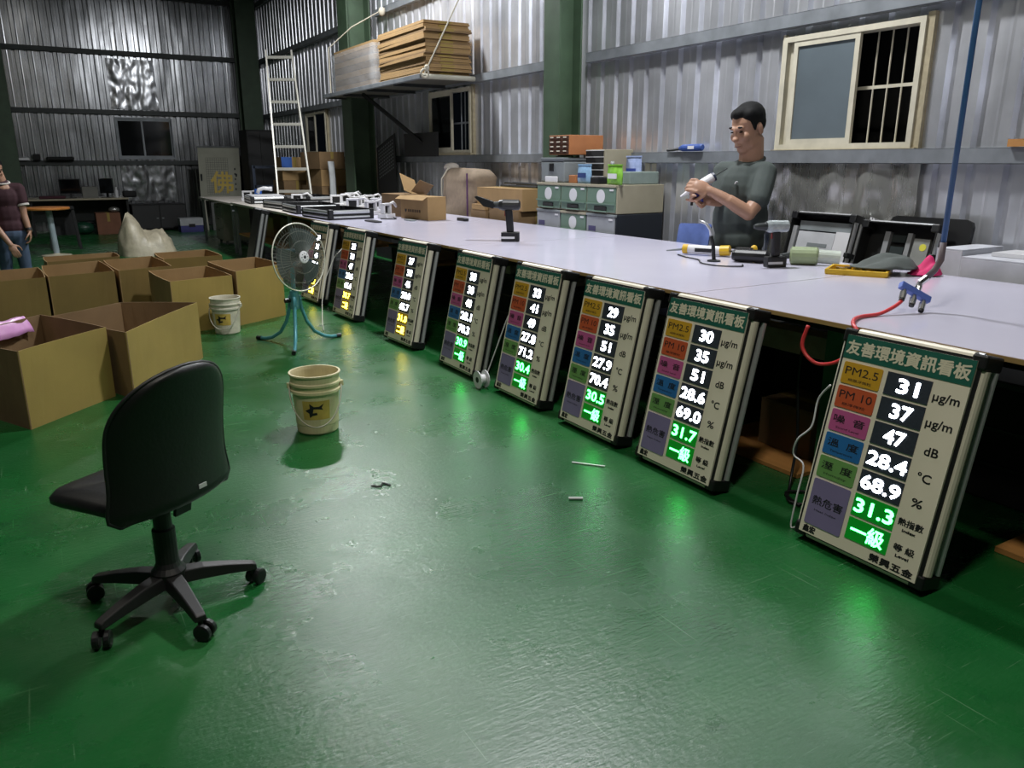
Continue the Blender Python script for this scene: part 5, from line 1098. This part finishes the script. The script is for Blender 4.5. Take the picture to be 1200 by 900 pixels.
o = mb.build('film', mat('white_film', (180, 184, 186), 0.3), ps, smooth=True); o.modifiers.new('t', 'SOLIDIFY').thickness = 0.006
# round pedestal table
rt = thing('round_table', 'small round table with orange wood top and pale pedestal', 'table', (0.27, 13.55, 0))
MB().lathe([(0, 0), (0.2, 0.0), (0.2, 0.012), (0.05, 0.03), (0.04, 0.04), (0, 0.04)], 28).build('base', mat('pedestal_cream', (196, 188, 164), 0.45), rt); MB().tube([(0.0, 0, 0.03), (-0.02, 0, 0.67)], 0.042, 14).build('pedestal', mat('pedestal_bluegrey', (146, 160, 166), 0.45), rt)
MB().lathe([(0, 0.67), (0.30, 0.67), (0.31, 0.68), (0.31, 0.695), (0.3, 0.705), (0, 0.705)], 36, c=(-0.05, 0, 0)).build('top', mat('orange_wood', (190, 122, 58), 0.45, 0, 0.12, 4, 0, 1, (1, 9, 1)), rt)
bf = thing('black_stand', 'black metal stand behind the round table', 'stand', (0.42, 14.6, 0))
for x, y in ((-0.18, -0.2), (0.22, -0.2), (-0.18, 0.2), (0.22, 0.2)): MB().bar((x, y, 0), (x * 0.8, y * 0.8, 0.62), 0.04, 0.04).build('leg', m_blackm, bf)
MB().box(-0.2, 0.2, -0.2, 0.2, 0.62, 0.66).build('seat', m_blackm, bf, bev=0.01); MB().box(-0.18, 0.2, 0.15, 0.18, 0.2, 0.62).build('back_panel', m_blackm, bf)
# big white sack
sw = thing('white_sack', 'big crumpled white plastic sack on the floor behind the cartons', 'sack', (1.46, 13.1, 0)); mb = MB(); nu, nv = 40, 24
def env(x):
    P = [(-0.40, 0.0), (-0.38, 0.30), (-0.30, 0.48), (-0.23, 0.62), (-0.14, 0.52), (-0.08, 0.40), (0.02, 0.34), (0.16, 0.375), (0.26, 0.30), (0.34, 0.20), (0.40, 0.0)]
    for (a, b), (c, d) in zip(P, P[1:]):
        if a <= x <= c: return b + (d - b) * (x - a) / (c - a)
    return 0
for j in range(nv + 1):
    for i in range(nu + 1):
        x = -0.4 + 0.8 * i / nu; v = -1 + 2 * j / nv; hw = 0.30 * (1 - abs(x / 0.41) ** 4) ** 0.5 + 0.01
        z = env(x) * max(0, 1 - abs(v) ** 2.4) ** 0.7; fold = 0.06 * noise.noise((x * 9, v * 3, 0.5)) + 0.035 * noise.noise((x * 20, v * 6, 3))
        mb.v.append((x + fold * 0.4, v * hw, max(0.0, z + fold * (1 - abs(v)))))
for j in range(nv):
    for i in range(nu): k = j * (nu + 1) + i; mb.f.append((k, k + 1, k + nu + 2, k + nu + 1))
mb.build('sack_body', mat('sack_white', (170, 162, 140), 0.45, 0, 0.2, 9, 0.9, 9), sw, smooth=True)
m_r = MB().tube([(-0.30, -0.05, 0.46), (-0.24, -0.02, 0.61), (-0.15, 0.02, 0.52), (-0.12, 0.0, 0.40), (-0.22, -0.06, 0.36), (-0.30, -0.05, 0.46)], 0.008, 6, False); m_r.build('open_mouth', mat('sack_rim', (198, 190, 166), 0.5), sw, smooth=True)

# ------------------------------------------------------------------ people
def skinned(name, mb, m, parent, voxel=0.008, it=4):
    o = mb.build(name, m, parent, smooth=True)
    md = o.modifiers.new('remesh', 'REMESH'); md.mode = 'VOXEL'; md.voxel_size = voxel; md.use_smooth_shade = True
    s = o.modifiers.new('smooth', 'SMOOTH'); s.factor = 0.5; s.iterations = it
    return o
def head(mb, M):
    mb.ell((-0.012, 0, 0.035), (0.094, 0.074, 0.084), M); mb.ell((0.028, 0, -0.028), (0.062, 0.060, 0.082), M); mb.ell((0.048, 0, -0.088), (0.036, 0.040, 0.030), M)
    mb.ell((0.012, 0.03, -0.07), (0.05, 0.035, 0.04), M); mb.ell((0.012, -0.03, -0.07), (0.05, 0.035, 0.04), M)
    mb.ell((0.074, 0, 0.028), (0.018, 0.05, 0.012), M); mb.ell((0.098, 0, -0.024), (0.016, 0.017, 0.013), M); mb.ell((0.088, 0, 0.0), (0.012, 0.010, 0.032), M)
    for s in (-1, 1): mb.ell((0.058, 0.038 * s, -0.022), (0.028, 0.022, 0.028), M); mb.ell((-0.016, 0.077 * s, -0.006), (0.018, 0.009, 0.031), M)
    mb.ell((0.083, 0, -0.058), (0.014, 0.026, 0.007), M); mb.ell((0.081, 0, -0.070), (0.014, 0.022, 0.007), M)
def face_bits(M, parent):
    for s in (-1, 1):
        MB().ell((0.080, 0.031 * s, 0.034), (0.008, 0.018, 0.0045), M).build('eyebrow', m_hair, parent, smooth=True); MB().ell((0.078, 0.031 * s, 0.009), (0.008, 0.012, 0.003), M).build('eye', m_hair, parent, smooth=True)
    MB().ell((0.0895, 0, -0.064), (0.009, 0.023, 0.003), M).build('mouth', mat('lips', (112, 66, 58), 0.5), parent, smooth=True)
def hand(mb, W, d, n, s, curl=55, thumb_side=1):
    """W wrist, d direction of the palm, n palm normal (fingers curl towards it)"""
    d = Vector(d).normalized(); n = Vector(n); n = (n - d * n.dot(d)).normalized(); y = n.cross(d) * thumb_side; W = Vector(W)
    M = frame(W, d, y, d.cross(y)); up = n
    pm = MB(); pm.ell((0.048, 0, 0), (0.052, 0.042, 0.018)); pm.ell((0.01, 0, 0), (0.03, 0.028, 0.02))
    mb.add([W + (d * v[0] + y * v[1] + n * v[2]) * s for v in map(Vector, pm.v)], pm.f)
    for k, (yy, L) in enumerate(((0.032, 0.074), (0.011, 0.084), (-0.011, 0.078), (-0.031, 0.060))):
        p = W + (d * 0.086 + y * yy) * s; a = 0
        for q, (fr, r) in enumerate(((0.45, 0.0098), (0.32, 0.009), (0.23, 0.008))):
            a += R(curl * (0.6 + 0.2 * q)); e = p + (d * math.cos(a) + n * math.sin(a)) * L * fr * s; mb.cap(p, e, r * s, r * 0.93 * s, 8); p = e
    p = W + (d * 0.022 + y * 0.032) * s
    for dr, L, r in (((0.55, 0.7, 0.45), 0.042, 0.0125), ((0.8, 0.25, 0.55), 0.034, 0.0105), ((0.85, -0.1, 0.5), 0.026, 0.009)):
        v = (d * dr[0] + y * dr[1] + n * dr[2]).normalized(); e = p + v * L * s; mb.cap(p, e, r * s, r * 0.92 * s, 8); p = e

# standing man behind the bench, holding a sealant gun
MX = (4.385, 4.09)
p1 = thing('person', 'man in dark grey green T-shirt working behind the bench with a sealant gun', 'person', (MX[0], MX[1], 0), R(-31.06))
SK = 1.31
fwd = Vector((-0.86, -0.50, -0.36)).normalized(); left = Vector((0, 0, 1)).cross(fwd).normalized(); upv = fwd.cross(left)
HM = frame((-0.006, -0.02, 1.566), fwd, left, upv) @ Matrix.Scale(SK, 4)
bd = MB(); head(bd, HM)
bd.cap((0.045, 0.01, 1.30), (0.04, 0.0, 1.48), 0.088, 0.084); bd.cap((0.0, 0, 0.85), (0.01, 0, 1.24), 0.11, 0.12); bd.cap((0.01, 0, 1.22), (0.03, 0, 1.34), 0.1, 0.07)
bd.cap((0.0, 0.0, 1.26), (0.115, -0.10, 1.27), 0.07, 0.06); bd.cap((0.0, 0.0, 1.26), (-0.125, 0.07, 1.27), 0.07, 0.06)
bd.cap((0.115, -0.10, 1.27), (0.06, -0.20, 1.10), 0.062, 0.06); bd.cap((0.06, -0.20, 1.10), (-0.02, -0.25, 1.005), 0.058, 0.05)
bd.cap((-0.02, -0.25, 1.005), (-0.15, -0.24, 1.085), 0.051, 0.046); bd.cap((-0.15, -0.24, 1.085), (-0.285, -0.21, 1.155), 0.045, 0.033)
bd.cap((-0.125, 0.07, 1.27), (-0.15, -0.03, 1.08), 0.06, 0.052); bd.cap((-0.15, -0.03, 1.08), (-0.275, -0.14, 1.085), 0.048, 0.034)
hand(bd, (-0.285, -0.21, 1.155), (-1, 0.05, 0.35), (0.1, 0.9, -0.45), 1.3, 62, -1)
hand(bd, (-0.275, -0.14, 1.085), (-0.9, -0.15, 0.28), (-0.1, -0.75, 0.5), 1.3, 60, 1)
body = skinned('body', bd, m_skin, p1, 0.0065, 3)
face_bits(HM, body)
hr = MB(); hr.ell((-0.026, 0, 0.056), (0.094, 0.082, 0.079), HM); hr.ell((-0.050, 0, 0.026), (0.060, 0.074, 0.074), HM); hr.ell((0.034, 0.0, 0.094), (0.046, 0.04, 0.030), HM); hr.ell((0.006, 0.05, 0.078), (0.042, 0.028, 0.034), HM); hr.ell((0.006, -0.05, 0.078), (0.042, 0.028, 0.034), HM)
for s in (-1, 1): hr.ell((0.012, 0.068 * s, 0.028), (0.014, 0.009, 0.036), HM)
skinned('hair', hr, m_hair, p1, 0.009, 3)
m_tee = mat('tee_greygreen', (62, 70, 68), 0.85, 0, 0.06, 8, 0.35, 9)
sh_ = MB(); sh_.ell((0.0, 0, 0.80), (0.185, 0.15, 0.17)); sh_.ell((-0.015, 0, 0.96), (0.19, 0.15, 0.22)); sh_.ell((0.0, 0, 1.15), (0.192, 0.16, 0.2)); sh_.ell((0.02, 0, 1.25), (0.165, 0.13, 0.11))
sh_.cap((0.105, -0.09, 1.275), (-0.125, 0.07, 1.275), 0.082, 0.08); sh_.cap((0.03, 0.01, 1.26), (0.038, 0.005, 1.285), 0.115, 0.098)
sh_.cap((0.115, -0.10, 1.265), (0.055, -0.205, 1.105), 0.088, 0.082); sh_.cap((-0.125, 0.07, 1.265), (-0.15, -0.01, 1.12), 0.082, 0.074)
sh_.ell((0.06, -0.06, 0.95), (0.12, 0.1, 0.2))
skinned('t_shirt', sh_, m_tee, p1, 0.010, 5)
MB().tube([(0.035 + 0.098 * math.cos(t * PI / 10), 0.0 + 0.092 * math.sin(t * PI / 10), 1.352 + 0.022 * math.cos(t * PI / 10) + 0.018 * math.sin(t * PI / 10)) for t in range(21)], 0.012, 6, False).build('collar', m_tee, p1, smooth=True)
MB().bar((-0.095, -0.142, 1.20), (-0.088, -0.150, 1.215), 0.02, 0.006).build('chest_logo', m_white, p1)
m_tr = mat('dark_trousers', (30, 32, 38), 0.85)
tr = MB(); tr.ell((0, 0, 0.72), (0.175, 0.145, 0.14)); tr.cap((0.08, -0.03, 0.68), (0.09, -0.02, 0.09), 0.095, 0.065); tr.cap((-0.08, 0.03, 0.68), (-0.08, 0.03, 0.09), 0.095, 0.065)
skinned('trousers', tr, m_tr, p1, 0.012, 4)
for x, y in ((0.09, -0.02), (-0.08, 0.03)): MB().ell((x - 0.04, y - 0.03, 0.045), (0.13, 0.06, 0.045)).build('shoe', m_black, p1, smooth=True)
gun = thing('sealant_gun', 'sealant gun with white nozzle and blue grip held by the man', 'sealant gun', (MX[0], MX[1], 0), R(-31.06))
ga = Vector((-0.485, -0.20, 1.115)); gb = Vector((-0.26, -0.16, 1.245)); gd = (gb - ga).normalized()
def gp(t): return ga + gd * t
MB().tube([gp(0), gp(0.03), gp(0.085)], 0, 10, True, [0.005, 0.009, 0.022]).build('nozzle', m_white, gun); MB().tube([gp(0.085), gp(0.115)], 0.028, 12).build('collar', mat('collar_navy', (40, 48, 70), 0.4), gun); MB().tube([gp(0.115), gp(0.26)], 0.030, 14).build('cartridge', m_white, gun); MB().tube([gp(0.26), gp(0.275)], 0.034, 12).build('end_cap', mat('collar_navy', (40, 48, 70), 0.4), gun)
MB().bar(tuple(gp(0.14) + Vector((0, 0, -0.03))), tuple(gp(0.14) + Vector((0.035, 0.02, -0.135))), 0.035, 0.05, (1, 0, 0)).build('grip', mat('grip_blue', (46, 48, 130), 0.4), gun, bev=0.008); MB().bar(tuple(gp(0.10) + Vector((0, 0, -0.04))), tuple(gp(0.10) + Vector((0.0, 0, -0.11))), 0.012, 0.016).build('trigger', m_black, gun)
MB().tube([gp(0.27), gp(0.38) + Vector((0, 0, 0.0))], 0.004, 6).build('plunger_rod', m_steeld, gun)

# second man, at the left edge behind the cartons
p2 = thing('person', 'man in maroon T-shirt with white trim and jeans at the left edge', 'person', (-0.19, 10.4, 0), R(0))
f2 = Vector((0.35, -0.80, -0.45)).normalized(); l2 = Vector((0, 0, 1)).cross(f2).normalized(); u2 = f2.cross(l2)
H2 = frame((-0.06, -0.05, 1.27), f2, l2, u2) @ Matrix.Scale(0.93, 4)
b2 = MB(); head(b2, H2)
b2.cap((-0.02, 0, 1.10), (-0.04, -0.02, 1.22), 0.062, 0.056); b2.cap((-0.02, 0, 0.6), (-0.01, 0, 1.04), 0.1, 0.1); b2.cap((-0.15, 0, 1.06), (0.11, 0, 1.06), 0.06, 0.06)
b2.cap((0.13, 0, 1.05), (0.135, -0.02, 0.80), 0.052, 0.042); b2.cap((0.135, -0.02, 0.80), (0.165, -0.06, 0.61), 0.041, 0.029)
b2.cap((-0.19, 0, 1.05), (-0.20, -0.10, 0.78), 0.052, 0.042); b2.cap((-0.20, -0.10, 0.78), (-0.03, -0.22, 0.48), 0.041, 0.029)
hand(b2, (0.165, -0.06, 0.61), (0.0, 0.0, -1), (-1, 0, 0), 0.98, 35, 1)
hand(b2, (-0.03, -0.22, 0.48), (0.35, -0.15, -0.9), (0, 1, 0), 0.98, 22, -1)
bo2 = skinned('body', b2, m_skin, p2, 0.0065, 3); face_bits(H2, bo2)
hr = MB(); hr.ell((-0.026, 0, 0.056), (0.094, 0.082, 0.079), H2); hr.ell((-0.050, 0, 0.012), (0.062, 0.077, 0.078), H2); skinned('hair', hr, m_hair, p2, 0.009, 3)
m_maroon = mat('maroon_tee', (52, 24, 32), 0.85, 0, 0.06, 8, 0.3, 9); m_trim = mat('trim_white', (196, 190, 184), 0.8)
s2 = MB(); s2.ell((-0.02, 0, 0.66), (0.155, 0.115, 0.14)); s2.ell((-0.02, 0, 0.80), (0.15, 0.11, 0.2)); s2.ell((-0.02, 0, 0.97), (0.165, 0.12, 0.15)); s2.cap((-0.17, 0, 1.06), (0.12, 0, 1.06), 0.068, 0.068); s2.cap((-0.02, 0, 1.07), (-0.02, 0, 1.11), 0.09, 0.072)
s2.cap((0.125, 0, 1.05), (0.14, -0.015, 0.93), 0.07, 0.064); s2.cap((-0.18, 0, 1.05), (-0.195, -0.05, 0.92), 0.07, 0.064)
skinned('t_shirt', s2, m_maroon, p2, 0.009, 4)
for c_, d_ in (((0.143, -0.017, 0.895), (0.02, -0.02, -0.1)), ((-0.196, -0.062, 0.888), (-0.02, -0.04, -0.1))):
    c_ = Vector(c_); d_ = Vector(d_).normalized(); MB().tube([c_, c_ + d_ * 0.02], 0.062, 16).build('sleeve_trim', m_trim, p2, smooth=False)
MB().tube([(-0.02 + 0.074 * math.cos(t * PI / 10), -0.005 + 0.072 * math.sin(t * PI / 10), 1.128 + 0.016 * math.sin(t * PI / 10)) for t in range(21)], 0.010, 6, False).build('collar_trim', m_trim, p2, smooth=True)
m_jean = mat('jeans', (58, 74, 96), 0.85, 0, 0.15, 12)
j2 = MB(); j2.ell((-0.02, 0, 0.58), (0.15, 0.115, 0.11)); j2.cap((0.06, 0, 0.55), (0.08, 0.0, 0.09), 0.082, 0.056); j2.cap((-0.10, 0, 0.55), (-0.11, 0.02, 0.09), 0.082, 0.056); skinned('jeans', j2, m_jean, p2, 0.010, 4)
for x in (0.08, -0.11): MB().ell((x, -0.05, 0.04), (0.048, 0.12, 0.04)).build('shoe', m_black, p2, smooth=True)
MB().tube([(0.162, -0.055, 0.638), (0.165, -0.062, 0.612)], 0.034, 14).build('wristwatch', m_black, p2)

# ------------------------------------------------------------------ litter on the floor
tag(MB().bar((2.0, 2.78, 0.004), (2.1, 2.66, 0.004), 0.008, 0.004).build('cable_tie', m_white), 'white plastic strip on the floor before the third sign', 'litter')
tag(MB().tube([(1.75, 2.45, 0.006), (1.80, 2.42, 0.006)], 0.006, 6).build('plug_bit', m_white), 'tiny white plug lying on the green floor', 'litter')
cord('wire_bit', [(1.10, 3.0, 0.005), (1.13, 2.97, 0.005), (1.15, 3.0, 0.005), (1.17, 2.96, 0.005)], 0.004, m_black, 'short black wire bit on the floor near the cream pail', 'litter')
